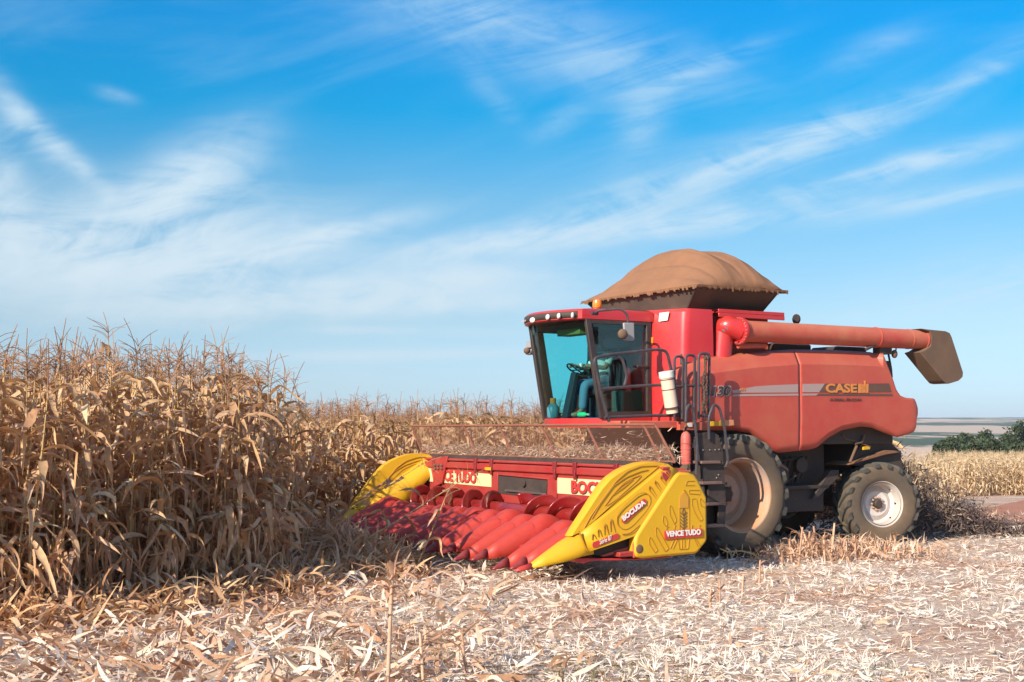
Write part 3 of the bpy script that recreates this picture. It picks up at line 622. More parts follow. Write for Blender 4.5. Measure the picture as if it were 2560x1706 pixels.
# boarding gates: three loop rails above the ladder
for (xl, xr, yt, yb, y, bars) in ((120, 222, 145, 870, 1.72, (492,)), (252, 356, 130, 905, 1.80, (484,)), (400, 525, 112, 870, 1.92, (478, 830))):
    q = P6(y); ps = [[q(xl - 8 * 0, yb), q(xl, yt), q(xr, yt), q(xr - 12, yb)]] + [[q(xl, b_), q(xr - 5, b_)] for b_ in bars]
    tubes('guard_rail', ps, .021, M['rail'], HV, .07)
q = P6(1.92); tubes('guard_rail', [[q(482, 118), q(468, 868)]], .017, M['rail'], HV)
def P5(y): return lambda *a: U(*z5(*a), y=y)
q = P5(1.60)
tubes('guard_rail', [[q(185, 1285), q(100, 980), q(18, 590), q(200, 552), q(700, 497), q(815, 510), q(880, 800), q(962, 1250)], [q(75, 930), q(500, 895), q(890, 878)], [q(140, 1238), q(600, 1218), q(940, 1215)], [q(285, 572), q(335, 610), q(380, 790), q(355, 890)]], .024, M['rail'], HV, .09)
# ladder in front of the drive wheel
lad = MB(); y = 1.98
def P7(y): return lambda *a: U(*z7(*a), y=y)
q = P7(y)
lad.prism([q(190, 180), q(340, 165), q(400, 200), q(432, 330), q(440, 470), q(230, 480), q(190, 330)], (0, -.04, 0))
lad.prism([q(428, 330), q(442, 330), q(478, 920), q(462, 1130), q(446, 1130), q(462, 920)], (0, -.28, 0)); lad.prism([q(205, 330), q(222, 330), q(258, 780), q(285, 1135), q(272, 1135), q(240, 780)], (0, -.28, 0))
lad.prism([q(222, 480), q(440, 480), q(455, 690), q(232, 690)], (0, -.03, 0)); lad.prism([q(395, 925), q(470, 925), q(465, 1130), q(395, 1130)], (0, -.03, 0)); lad.prism([q(290, 700), q(455, 700), q(472, 905), q(290, 905)], (0, -.30, 0))
la = lad.build('ladder', M['dark'], HV, bev=.006)
for (xa, xb, yy) in ((225, 420, 475), (235, 440, 690), (280, 455, 908), (285, 470, 1135)):
    s_ = MB(); a, b_ = P7(2.06)(xa, yy), P7(2.06)(xb, yy); s_.box((min(a.x, b_.x), 1.76, a.z - .03), (max(a.x, b_.x), 2.06, a.z + .012)); s_.build('step', mat('worn_step', (.16, .10, .08), .5, metal=.4, dust=.5, dcol=(.4, .24, .18), dscale=8), la, bev=.006)
rv = MB()
for p in ((237, 353), (307, 353), (363, 352), (403, 347), (397, 610), (378, 640)): rv.ball(P7(1.99)(*p), .012, 8, 5)
build_each(rv, 'rivet', M['steel'], la)
q = P6(2.02); tubes('handrail', [[q(250, 905), q(262, 740), q(300, 690), q(342, 760), q(385, 1180), q(372, 1500)]], .022, M['rail'], la, .09)
tubes('handrail', [[q(518, 1100), q(515, 850), q(575, 690), q(640, 740), q(700, 980), q(738, 1360), q(708, 1425)]], .022, M['rail'], la, .09)
# ------------------------------------------------------------------ cab
def bow(y, a, b): return a + (b - a) * (1 - (y / .84) ** 2)
def zb(y): return 2.10 - .0 * y
ysamp = [-.84 + 1.68 * i / 16 for i in range(17)]
roof = MB(); rows = []
for (dx, z, w) in ((-.10, 3.705, .96), (.02, 3.70, 1.0), (.05, 3.72, 1.02), (.05, 3.845, 1.02), (.02, 3.875, 1.0), (-.25, 3.90, .9)):
    rows.append([(bow(y_, 2.40, 2.68) + dx, y_ * w, z) for y_ in ysamp])
roof.grid(rows)
front = rows[-1]; back = [(1.08, y_ * .92, 3.90) for y_ in ysamp]; roof.grid([front, back])
for sg in (1, -1):
    i = -1 if sg > 0 else 0
    prof = [r[i] for r in rows]; roof.grid([prof, [(1.08, p[1], p[2] if p[2] > 3.72 else 3.72) for p in prof]])
roof.grid([rows[0], [(1.08, y_ * .96, 3.715) for y_ in ysamp]])
rf = roof.build('cab_roof', M['red_clean'], HV, ang=30)
st = MB(); rows = []
for z in (3.735, 3.838): rows.append([(bow(y_ * .93, 2.40, 2.68) + .060, y_ * 1.02 * .93, z) for y_ in ysamp])
st.grid(rows); ls = st.build('lamp_strip', M['dark'], rf, solid=.008)
def on_strip(y_, z): return Vector((bow(y_ / 1.02, 2.40, 2.68) + .068, y_, z))
for (zx, zy, rx, rz) in ((105, 200, .05, .042), (290, 163, .052, .045), (423, 150, .066, .046), (593, 143, .078, .05)):
    sx, sy = 1310 + zx / 4.9, 760 + zy / 4.9; best = min((-.77 + .01 * k for k in range(171)), key=lambda yy: abs(U(sx, sy, x=bow(yy / 1.02, 2.40, 2.68) + .068).y - yy))
    p = on_strip(best, U(sx, sy, y=best).z); sl = -2 * (.30) * best / .84 ** 2 / 1.02 ** 2
    l_ = MB(); l_.ball((0, 0, 0), (.03, rx * 1.3, rz * 1.05), 18, 10); o = l_.build('work_lamp', M['lens'], ls); o.location = p; o.rotation_euler = (0, 0, -math.atan(-sl))
p = on_strip(-.56, 3.765); text('lettering', 'CASE IH', p + Vector((.004, -.10, -.012)), (.18, .98, 0), (0, 0, 1), M['grey_text'], ls, h=.03, w=.2, depth=.003)
# glass: bowed windscreen, doors
def ws(y_, k):  # k 0 bottom .. 1 top
    z = 2.17 + (3.70 - 2.17) * k; x = bow(y_, 2.05 + .28 * k, 2.32 + .28 * k); return (x, y_ * .97, z)
g_ = MB(); g_.grid([[ws(y_, k) for y_ in ysamp] for k in (0, .25, .5, .75, 1)]); g_.build('windscreen', M['glass'], HV)
def quad_glass(name, y_, m_):
    g_ = MB(); g_.prism([(1.21, y_, 2.27), (2.0, y_, 2.25), (2.28, y_, 3.66), (1.21, y_, 3.68)], (0, .008, 0)); return g_.build(name, m_, HV, smooth=False)
quad_glass('door_glass', .805, M['door_glass']); quad_glass('door_glass', -.82, M['glass'])
def bar(name, a, b, w, d, m_=M['black'], parent=HV):
    a, b = Vector(a), Vector(b); c = MB(); ax = Vector((w / 2, 0, 0)); ay = Vector((0, d / 2, 0))
    c.hexa([a - ax - ay, a + ax - ay, a + ax + ay, a - ax + ay, b - ax - ay, b + ax - ay, b + ax + ay, b - ax + ay]); return c.build(name, m_, parent, bev=.008)
for sg in (1, -1):
    bar('cab_pillar', (2.05 - (.06 if sg < 0 else 0), sg * .82, 2.16), (2.33 - (.06 if sg < 0 else 0), sg * .82, 3.72), .10 if sg > 0 else .24, .07); bar('cab_pillar', (1.16, sg * .82, 2.2), (1.16, sg * .82, 3.72), .09, .06)
    bar('door_frame', (1.66, sg * .82, 2.265 if sg > 0 else 2.26), (1.66, sg * .82, 2.266), .9, .04)
    f_ = MB(); f_.prism([(1.2, sg * .82, 2.22), (2.04, sg * .82, 2.2), (2.055, sg * .82, 2.275), (1.2, sg * .82, 2.29)], (0, .03 * sg, 0)); f_.prism([(1.2, sg * .82, 3.66), (2.29, sg * .82, 3.65), (2.31, sg * .82, 3.71), (1.2, sg * .82, 3.71)], (0, .03 * sg, 0)); build_each(f_, 'door_frame', M['black'], HV)
bar('door_handle', (1.3, .86, 2.98), (1.3, .86, 3.02), .22, .02)
c = MB(); c.add([], []); rows = [[(bow(y_, 2.08, 2.36), y_, z) for y_ in ysamp] for z in (2.03, 2.175)]; c.grid(rows); c.grid([rows[1], [(1.1, y_, 2.175) for y_ in ysamp]]); c.grid([rows[0], [(1.1, y_, 2.03) for y_ in ysamp]])
c.box((1.12, .78, 2.03), (2.08, .845, 2.225)); c.box((1.12, -.845, 2.03), (2.08, -.78, 2.225)); c.build('cab_base', M['red_clean'], HV, ang=30)
c = MB(); c.box((1.13, -.77, 2.178), (2.1, .77, 2.19)); c.build('cab_floor', M['navy'], HV)
c = MB(); c.box((1.09, -.77, 2.19), (1.13, .77, 2.85)); c.box((1.09, -.77, 2.86), (1.13, -.45, 3.7)); c.box((1.09, .45, 2.86), (1.13, .77, 3.7)); c.box((1.09, -.45, 3.4), (1.13, .45, 3.7)); c.build('cab_rear_wall', M['grey_green'], HV)
c = MB(); c.box((1.18, .40, 2.19), (1.6, .72, 2.62)); c.build('side_console', mat('console_grey', (.13, .135, .12), .7), HV, bev=.03)
c = MB(); c.box((1.22, -.77, 3.6), (2.3, .77, 3.69)); c.build('headliner', M['dark'], HV)
c = MB(); c.box((2.05, -.1, 3.5), (2.3, .55, 3.6)); c.build('sun_visor', mat('olive_visor', (.13, .14, .03), .6), HV, bev=.01)
c = MB(); c.box((1.30, -.27, 2.55), (1.80, .27, 2.68)); c.hexa([(1.24, -.26, 2.66), (1.36, -.26, 2.66), (1.36, .26, 2.66), (1.24, .26, 2.66), (1.16, -.24, 3.35), (1.26, -.24, 3.35), (1.26, .24, 3.35), (1.16, .24, 3.35)]); c.box((1.4, -.2, 2.19), (1.7, .2, 2.55)); c.build('driver_seat', M['seat'], HV, bev=.04)
c = MB(); c.hexa([(2.12, -.08, 2.19), (2.24, -.08, 2.19), (2.24, .08, 2.19), (2.12, .08, 2.19), (1.98, -.07, 2.92), (2.06, -.07, 2.92), (2.06, .07, 2.92), (1.98, .07, 2.92)])
sc_ = c.build('steering_column', M['seat'], HV, bev=.015)
c = MB(); ring = [Vector((1.97 + .19 * math.cos(a) * .85, .19 * math.sin(a), 2.96 + .19 * math.cos(a) * .5)) for a in [2 * math.pi * k / 24 for k in range(24)]]; c.tube(ring, .014, 8, closed=True); c.tube([ring[0], ring[12]], .012, 6); c.tube([ring[6], ring[18]], .012, 6); c.build('steering_wheel', M['black'], sc_)
c = MB(); c.box((2.0, .13, 3.0), (2.03, .19, 3.06)); c.build('monitor', M['white'], HV, bev=.005)
# windscreen warning sticker, wiper, far handrail
a, b_ = ws(-.74, .90), ws(-.46, .925)
a = Vector(a) + Vector((.012, 0, 0)); b_ = Vector(b_) + Vector((.012, 0, 0)); dk = Vector((.03, 0, .12)); c = MB(); c.prism([a, b_, b_ + dk, a + dk], (-.004, 0, 0)); s_ = c.build('sticker', mat('teal_sticker', (.012, .07, .075), .4), HV, smooth=False)
text('lettering', 'CUIDADO', a + Vector((.006, .03, .055)) , b_ - a, dk, M['grey_green'], s_, h=.045, w=.24, depth=.002)
tubes('wiper', [[ws(-.83, .86), Vector(ws(-.85, .4)) + Vector((.05, 0, 0)), Vector(ws(-.84, 0)) + Vector((.06, 0, 0))], [Vector(ws(-.88, .62)) + Vector((.03, 0, 0)), Vector(ws(-.88, .35)) + Vector((.05, -.02, 0))]], .012, M['black'], HV)
# mirrors and beacon
q = lambda p, y_: U(*z5(*p), y=y_)
mr_ = MB(); mr_.tube(arc([q((30, 105), 1.0), q((70, 75), 1.05), q((310, 55), 1.25), q((385, 110), 1.3), q((400, 300), 1.3)], .08), .018, 8); mr_.tube([q((-5, 100), 1.0), q((60, 105), 1.0)], .03, 8)
ma = mr_.build('mirror_arm', M['rail'], HV)
c = MB(); c.prism([q(p, 1.32) for p in [(345, 205), (462, 205), (466, 390), (455, 405), (360, 402)]], (0, -.04, 0)); c.build('mirror', M['mirror'], ma, bev=.015)
c = MB(); c.ball(q((335, 330), 1.38), (.085, .06, .08), 16, 10); c.build('mirror_lamp', M['boot'], ma)
q = lambda p, y_: U(*z1(*p), y=y_)
mr_ = MB(); mr_.tube(arc([q((148, 690), -1.05), q((150, 790), -1.1), q((155, 850), -1.1), q((120, 850), -1.1)], .03), .014, 8); ma = mr_.build('mirror_arm', M['rail'], HV)
c = MB(); c.prism([q(p, -1.1) for p in [(175, 785), (192, 800), (192, 900), (165, 895), (162, 850)]], (.0, -.25, 0)); c.build('mirror', M['mirror'], ma, bev=.012)
c = MB(); c.ball(q((118, 870), -1.1), (.06, .06, .055), 14, 8); c.build('mirror_lamp', M['boot'], ma)
p = U(*z1(668, 530), y=.35); p.z = 3.90
c = MB(); c.lathe([(0, 0), (.07, 0), (.075, .02), (.06, .05), (0, .05)], p, 'Z', 20); bc = c.build('beacon', M['black'], HV)
c = MB(); c.lathe([(.062, .05), (.075, .07), (.075, .13), (.065, .17), (.035, .19), (0, .195)], p, 'Z', 20); c.build('amber_lens', M['amber'], bc)

# ------------------------------------------------------------------ the corn header
HD = empty('corn_header', (MX, MY, 0), math.pi + THETA)
tag(HD, 'wide red corn header with yellow end shields, row of red snouts and cross auger', 'corn header')
W2 = 3.66
c = MB(); c.prism([(3.0, -W2, 1.42), (3.05, -W2, 1.44), (3.05, -W2, 1.34), (3.0, -W2, 1.32), (3.0, -W2, .62), (3.28, -W2, .42), (3.75, -W2, .40), (3.75, -W2, .34), (2.9, -W2, .34), (2.9, -W2, 1.46), (3.0, -W2, 1.46)], (0, W2 * 2, 0))
fr = c.build('header_frame', M['red_header'], HD, bev=.01)
c = MB(); c.box((2.92, -W2, 1.46), (3.04, W2, 1.50)); c.build('top_beam', M['red_header'], HD, bev=.012)
for yy in (-2.95, -1.45, -.92, 1.0, 1.55, 2.6):
    c = MB(); c.box((3.03, yy - .045, 1.36), (3.07, yy + .045, 1.52)); c.box((3.05, yy - .012, 1.26), (3.075, yy + .03, 1.40)); c.build('frame_bracket', M['red_tip'], fr, bev=.004)
c = MB(); c.prism([U(*z3(*p), x=3.06) for p in [(1230, 375), (1355, 358), (1325, 480), (1300, 600), (1215, 640), (1225, 500)]], (-.03, 0, 0)); c.build('bolted_plate', M['red_header'], fr, bev=.006)
c = MB()
for a in (1240, 1268, 1300):
    for b_ in (440, 470): c.ball(U(*z3(a, b_), x=3.07), (.03, .03, .03), 8, 5)
build_each(c, 'plate_bolt', M['chain'], fr)
# centre opening to the feeder
c = MB(); c.prism([U(*z3(*p), x=3.012) for p in [(1800, 520), (2240, 565), (2230, 740), (1800, 690)]], (-.008, 0, 0)); c.build('feeder_opening', M['dark'], fr, bev=.0)
c = MB(); c.prism([U(*z3(*p), x=3.05) for p in [(1860, 655), (2210, 690), (2215, 705), (1860, 672)]], (-.03, 0, 0)); c.build('feeder_lip', M['steel'], fr)
c = MB(); c.prism([U(*z3(*p), x=3.03) for p in [(1745, 500), (1795, 510), (1795, 700), (1740, 690)]], (-.03, 0, 0)); c.prism([U(*z3(*p), x=3.03) for p in [(2240, 540), (2320, 545), (2320, 760), (2240, 745)]], (-.03, 0, 0)); c.prism([U(*z3(*p), x=3.04) for p in [(1795, 515), (2240, 555), (2240, 570), (1795, 528)]], (-.03, 0, 0)); build_each(c, 'opening_frame', M['red_header'], fr, bev=.008)
c = MB(); p = U(*z3(2030, 605), x=3.03); c.lathe([(0, .02), (.05, .02), (.055, 0)], p, 'X', 16); c.build('knob', M['dark'], fr)
# banners with lettering
def face_x(p, x=3.012): return U(*p, x=x)
def banner(pts, s, t0, t1, h):
    m = MB(); m.prism([face_x(p) for p in pts], (-.008, 0, 0)); b = m.build('banner', M['banner'], fr, smooth=False)
    a, e = face_x(t0, 3.018), face_x(t1, 3.018); dr = e - a
    text('lettering', s, a + Vector((-.004, .011, -.011)), dr, (0, 0, 1), M['black_text'], b, depth=.003, w=dr.length, h=h, bold=.035)
    text('lettering', s, a, dr, (0, 0, 1), M['red_text'], b, depth=.006, w=dr.length, h=h, bold=.035)
banner([z3(1088, 460), z3(1740, 520), z3(1740, 635), z3(1085, 575)], 'VENCE TUDO', z3(1205, 568), z3(1605, 605), .195)
a_, b_ = z4(440, 600), z4(440, 760)
ya = face_x(a_).y; zt_, zl_ = 1.275, 1.04
m = MB(); m.prism([(3.012, ya, zt_), (3.012, 3.6, zt_), (3.012, 3.6, zl_), (3.012, ya, zl_)], (-.008, 0, 0)); bn = m.build('banner', M['banner'], fr, smooth=False)
yb0 = face_x(z4(583, 700)).y; yb1 = face_x(z4(880, 700)).y; wl = (yb1 - yb0) / 3.55 * 6
for k, (mt_, d_) in enumerate(((M['black_text'], .018), (M['red_text'], 0))):
    text('lettering', 'BOCUDA', (3.014 + .003 * k, yb0 + d_, 1.065 - d_), (0, 1, 0), (0, 0, 1), mt_, bn, depth=.005, w=wl, h=.185, bold=.035)
a = face_x(z4(455, 575)); text('lettering', '61501', a, (0, 1, 0), (0, 0, 1), M['orange_text'], fr, depth=.004, w=.27, h=.085, bold=.01)
c = MB(); c.prism([face_x(z3(*p), 3.014) for p in [(1370, 420), (1390, 422), (1390, 465), (1370, 463)]], (-.008, 0, 0)); c.build('sticker', M['yellow'], fr, smooth=False)
c = MB(); c.prism([face_x(z3(*p), 3.014) for p in [(1392, 422), (1418, 424), (1418, 468), (1392, 465)]], (-.008, 0, 0)); c.build('sticker', mat('blue_sticker', (.05, .06, .25), .5), fr, smooth=False)
c = MB(); c.prism([face_x(z3(*p), 3.085) for p in [(1682, 458), (1735, 460), (1735, 486), (1682, 484)]], (-.008, 0, 0)); c.build('sticker', M['yellow'], fr, smooth=False)
# cross auger: tube and two hands of flighting
ax, az_, ar = 3.28, .74, .295
c = MB(); c.tube([(ax, -W2 + .12, az_), (ax, W2 - .12, az_)], .125, 24); au = c.build('cross_auger', M['red_auger'], HD)
def flight(y0, y1, hand):
    turns = abs(y1 - y0) / .62; n = int(turns * 30); rows = []
    for i in range(n + 1):
        t_ = i / n; a = hand * 2 * math.pi * turns * t_ + 1.2; y_ = y0 + (y1 - y0) * t_
        rows.append([(ax + r * math.cos(a), y_, az_ + r * math.sin(a)) for r in (.12, .2, .27, ar)])
    m = MB(); m.grid(rows); o = m.build('flighting', M['red_auger'], au, ang=70, solid=.012); return o
flight(-W2 + .1, -.15, -1); flight(.45, W2 - .12, 1)
# thirteen red snouts between the yellow ends
def snout(y, redsh):
    rows = []
    def sec(x, zr, zs, hw, n=13):
        out = []
        for j in range(n):
            t_ = -1 + 2 * j / (n - 1); out.append((x, hw * t_, zs + (zr - zs) * (1 - abs(t_) ** 3.4) ** .62 if abs(t_) < 1 else zs))
        return out
    hood = MB()
    hood.grid([sec(x, zr, zs, hw) for x, zr, zs, hw in ((4.34, .54, .30, .18), (4.10, .664, .34, .228), (4.03, .715, .36, .236), (3.96, .765, .38, .236), (3.87, .80, .40, .236), (3.76, .785, .40, .236), (3.62, .72, .40, .234), (3.54, .60, .38, .23))])
    h_ = hood.build('snout', M[redsh], HD, ang=60, solid=.008); h_.location = (0, y, 0)
    p = MB()
    p.grid([sec(x, zr, zs, hw) for x, zr, zs, hw in ((4.80, .325, .20, .052), (4.62, .425, .22, .105), (4.42, .535, .25, .165), (4.25, .62, .28, .20), (4.10, .695, .31, .226), (4.098, .685, .31, .22))])
    pc = p.build('snout_point', M[redsh], h_, ang=60, solid=.01)
    p = MB(); p.grid([sec(x, zr, zs, hw) for x, zr, zs, hw in ((5.02, .205, .19, .012), (4.97, .235, .19, .03), (4.88, .292, .205, .05), (4.785, .345, .22, .067))])
    p.build('snout_tip', M['red_tip'], h_, ang=60, solid=.006); return h_
s0 = snout(2.99, 'red_snout')
for k in range(1, 13):
    cpy = copy_tree(s0, HD); cpy.location = (0, 2.99 - .5083 * k, random.uniform(-.01, .012)); cpy.rotation_euler = (0, R(random.uniform(-.7, .7)), R(random.uniform(-.8, .8)))
c = MB(); c.box((3.55, -3.4, .30), (4.0, 3.4, .36))
for k in range(14):
    y_ = 3.245 - .5083 * k; c.box((3.6, y_ - .02, .33), (4.15, y_ + .02, .37))
build_each(c, 'row_unit', M['dark'], HD)
# end shields
def end_shield(sg):
    mir = lambda v, yy: Vector((v.x, sg * yy, v.z))
    V = lambda p, y_: U(*z4(*p), y=y_)
    fin = MB()
    out_ = [(560, 1180), (620, 1075), (700, 950), (780, 820), (860, 695), (940, 600), (1030, 535), (1120, 490), (1220, 458), (1310, 445), (1400, 448), (1470, 458), (1500, 470)]
    crs = [(660, 1145), (1500, 470)]
    # upper leaf: rounded edge, slightly dished
    edge = [V(p, 3.50) for p in out_]; b0, b1 = V(crs[0], 3.56), V(crs[1], 3.56)
    rows = []
    for i, e in enumerate(edge):
        t_ = i / (len(edge) - 1); e_ = e; b_ = b0.lerp(b1, t_)
        row = []
        for (k, yo) in ((0, 3.42), (-.0, 3.48), (.03, 3.525), (.10, 3.55), (.6, 3.552), (1, 3.56)):
            q = e_.lerp(b_, k); row.append((q.x, sg * yo, q.z))
        for (k, yo) in ((1, 3.36), (.5, 3.37), (.04, 3.39)):
            q = e_.lerp(b_, k); row.append((q.x, sg * yo, q.z))
        row.append(row[0]); rows.append(row)
    fin.grid(rows); fin.add(rows[-1], [tuple(range(9))]); s_ = fin.build('end_shield', M['yellow'], HD, ang=40)
    # lower flank leaning outwards, on both sides of the leaf
    fl = MB(); lo = [(560, 1180), (670, 1185), (745, 1330), (1210, 1170), (1640, 545), (1570, 470), (1500, 468)]
    def slab(pl, y0, y1, th):
        zs = [p.z for p in pl]; a, b_ = min(zs), max(zs)
        return [Vector((p.x, sg * y_, p.z)) for p, y_ in zip(pl, y1)]
    top_ = [V(p, 3.57) for p in [(655, 1150), (850, 1000), (1050, 835), (1250, 672), (1400, 550), (1500, 470)]]
    mid_ = [V(p, 3.64) for p in [(690, 1215), (900, 1100), (1110, 960), (1330, 790), (1480, 640), (1560, 500)]]
    low_ = [V(p, 3.65) for p in [(745, 1330), (980, 1250), (1210, 1170), (1400, 880), (1540, 690), (1640, 545)]]
    fl.grid([[mir(p, yy) for p in r_] for r_, yy in ((top_, 3.585), ([a.lerp(b_, .12) for a, b_ in zip(top_, mid_)], 3.63), (mid_, 3.65), (low_, 3.665), ([p + Vector((0, 0, .0)) for p in low_], 3.60))])
    f1 = fl.build('shield_flank', M['yellow'], s_, ang=35, solid=0); mo = f1.modifiers.new('solid', 'SOLIDIFY'); mo.thickness = .012; mo.offset = 0
    fl = MB(); fl.grid([[mir(p, yy) for p in r_] for r_, yy in ((top_, 3.365), (mid_, 3.26), (low_, 3.18))]); f2 = fl.build('shield_flank', M['yellow'], s_, ang=35); mo = f2.modifiers.new('solid', 'SOLIDIFY'); mo.thickness = .012; mo.offset = 0
    # front point
    pt = MB(); rows = []
    for (x, zr, zs, hw) in ((5.00, .30, .25, .05), (4.8, .42, .275, .10), (4.55, .56, .32, .16), (4.33, .665, .38, .20), (4.16, .69, .40, .205)):
        rows.append([(x, sg * (3.46 + (.0 if x > 4.9 else .0)) + hw * math.sin(t_ * math.pi / 2), zs + (zr - zs) * max(0, math.cos(t_ * math.pi / 2)) ** .8) for t_ in [-1 + .25 * j for j in range(9)]])
    pt.grid(rows); pp = pt.build('shield_point', M['yellow'], s_, ang=60, solid=.01)
    pt = MB(); pt.grid([[(x, sg * 3.46 + hw * math.sin(t_ * math.pi / 2), zs + (zr - zs) * max(0, math.cos(t_ * math.pi / 2))) for t_ in [-1 + .25 * j for j in range(9)]] for (x, zr, zs, hw) in ((5.22, .235, .22, .012), (5.15, .275, .22, .035), (4.985, .315, .24, .056))])
    pt.build('snout_tip', M['red_tip'] if sg < 0 else M['decal_red'], s_, ang=60, solid=.006)
    # moulded grooves
    gr = MB()
    def groove(pts, yy, closed=False, r=.0065, rad=.08):
        q = [mir(V(p, abs(yy)), yy) for p in pts]; q = arc(q, rad) if len(q) > 2 and not closed else q; gr.tube(q, r, 5, closed)
    leafy = [((700, 1115), (760, 1000), (900, 800), (1020, 640), (1130, 545), (1260, 495), (1440, 490), (1400, 530), (1000, 850), (790, 1040)), ((780, 1010), (860, 870), (990, 690), (1120, 600), (1260, 545), (1330, 530)), ((910, 880), (980, 780), (1090, 660), (1200, 600), (1270, 580), (1220, 640), (1020, 820), (930, 880)), ((985, 775), (1060, 690), (1190, 615), (1100, 700), (990, 775))]
    for l_ in leafy: groove(l_, 3.558, rad=.04, r=.008)
    if sg < 0:
        for l_ in leafy[:3]: gr.tube(arc([mir(V(p, 3.365), 3.362) for p in l_], .04), .0065, 5)
    if sg > 0:
        for l_ in ([(785, 1215), (785, 1165), (800, 1160), (825, 1205)], [(845, 1185), (838, 1125), (852, 1110), (880, 1180)], [(905, 1165), (900, 1075), (915, 1055), (945, 1160)], [(965, 1130), (958, 1030), (972, 1008), (1012, 1140)]): groove(l_, 3.665)
        for l_ in ([(1420, 820), (1340, 720), (1340, 690), (1355, 690), (1420, 790)], [(1470, 760), (1395, 660), (1398, 635), (1412, 640), (1470, 730)], [(1520, 690), (1450, 610), (1455, 590), (1470, 595), (1515, 660)], [(1570, 625), (1505, 560), (1512, 540), (1525, 548), (1565, 600)]): groove(l_, 3.66)
        groove([(1085, 1110), (1030, 1070), (1025, 980), (1080, 900), (1230, 770), (1300, 750), (1350, 780), (1360, 850), (1310, 940), (1180, 1080), (1120, 1115), (1085, 1110)], 3.665)
        groove([(1080, 1160), (1150, 1155), (1270, 1050), (1200, 1150), (1100, 1175), (1080, 1160)], 3.668)
        groove([(655, 1130), (690, 1210), (720, 1290), (745, 1325)], 3.668, r=.011)
        def plate(pts, yy, mt_, nm='decal', th=.006):
            m_ = MB(); m_.prism([mir(V(p, yy), yy) for p in pts], (0, -.006 * sg, 0)); return m_.build(nm, mt_, f1, smooth=False)
        d1 = plate([(1085, 990), (1270, 825), (1300, 812), (1320, 830), (1315, 870), (1120, 1045), (1090, 1050), (1075, 1030)], 3.675, M['decal_red'])
        a, b_ = V((1094, 1035), 3.68), V((1312, 862), 3.68); up_ = (b_ - a).cross(Vector((0, 1, 0))); up_ = -up_ if up_.z < 0 else up_
        text('lettering', 'BOCUDA', a, b_ - a, up_, M['white_text'], d1, depth=.005, w=(b_ - a).length, h=.072, bold=.05)
        d2 = plate([(795, 1240), (1035, 1152), (1050, 1165), (1050, 1200), (820, 1290), (795, 1290), (788, 1265)], 3.678, M['decal_red'])
        a, b_ = V((862, 1262), 3.684), V((985, 1212), 3.684); up_ = (b_ - a).cross(Vector((0, 1, 0))); up_ = -up_ if up_.z < 0 else up_
        text('lettering', 'Série 07', a, b_ - a, up_, M['white_text'], d2, depth=.004, w=(b_ - a).length, h=.062, bold=.0, shear=.3)
    gr.build('moulded_groove', M['yellow_groove'], s_)
    # side cover
    cv = MB(); o_ = [(1640, 550), (1730, 555), (1790, 575), (1825, 620), (1900, 770), (1912, 800), (1915, 1210), (1905, 1240), (1820, 1345), (1790, 1355), (1290, 1400), (1215, 1385), (1205, 1330), (1205, 1250), (1215, 1190), (1240, 1140), (1600, 590)]
    pl = [mir(V(p, 3.70), 3.70) for p in o_]; cv.prism(pl, (0, -.16 * sg, 0)); s2 = cv.build('side_cover', M['yellow'], HD, bev=.035)
    if sg > 0:
        ed = MB(); ed.tube([mir(V(p, 3.66), 3.66) for p in [(1195, 1390), (1190, 1260), (1215, 1180), (1420, 860), (1640, 545), (1745, 545)]], .014, 6); ed.prism([mir(V(p, 3.64), 3.64) for p in [(1610, 510), (1690, 515), (1760, 555), (1640, 550)]], (0, -.12, 0)); ed.build('cover_edge', M['red_dusty'], s2)
        gr = MB()
        def G(pts, r=.0065): gr.tube(arc([V(p, 3.702) for p in pts], .02, 3) if len(pts) > 2 else [V(p, 3.702) for p in pts], r, 5)
        for pts in ([(1700, 680), (1715, 640), (1790, 640)], [(1700, 683), (1790, 683)], [(1740, 765), (1728, 730), (1845, 730), (1845, 755)], [(1745, 765), (1845, 772)], [(1762, 870), (1760, 815), (1805, 812), (1820, 900), (1870, 1010), (1845, 1035), (1790, 950), (1762, 870)], [(1890, 900), (1850, 880), (1838, 820), (1850, 808), (1885, 850)],
                    [(1590, 1060), (1545, 970), (1540, 890), (1560, 876), (1610, 1020), (1590, 1060)], [(1510, 1085), (1475, 1040), (1480, 985), (1500, 985), (1525, 1050), (1510, 1085)], [(1500, 1330), (1415, 1180), (1405, 1100), (1425, 1095), (1535, 1300), (1500, 1330)], [(1400, 1340), (1345, 1260), (1340, 1200), (1362, 1190), (1428, 1320), (1400, 1340)],
                    [(1550, 1300), (1590, 1205)], [(1575, 1305), (1620, 1210)], [(1820, 1280), (1785, 1205)], [(1845, 1275), (1800, 1200)],
                    [(1640, 1110), (1638, 800), (1690, 722), (1735, 800), (1735, 1100)], [(1665, 1105), (1665, 1310), (1640, 1310), (1625, 1205)], [(1735, 1200), (1725, 1305), (1640, 1308)], [(1690, 1200), (1690, 1290)], [(1655, 900), (1655, 790)], [(1675, 900), (1675, 770)], [(1700, 900), (1700, 770)], [(1720, 900), (1720, 790)],
                    [(1510, 1115), (1515, 1095), (1535, 1090)], [(1590, 1115), (1595, 1075), (1605, 1080)], [(1760, 1110), (1762, 1070), (1775, 1085)], [(1835, 1105), (1835, 1065), (1850, 1080)]): G(pts)
        gr.build('moulded_groove', M['yellow_groove'], s2)
        gr = MB()
        for k in range(5):
            zz = 960 + 32 * k; gr.tube([V((1652, zz - 10), 3.703), V((1683, zz + 22), 3.703)], .006, 5); gr.tube([V((1714, zz - 14), 3.703), V((1683, zz + 22), 3.703)], .006, 5)
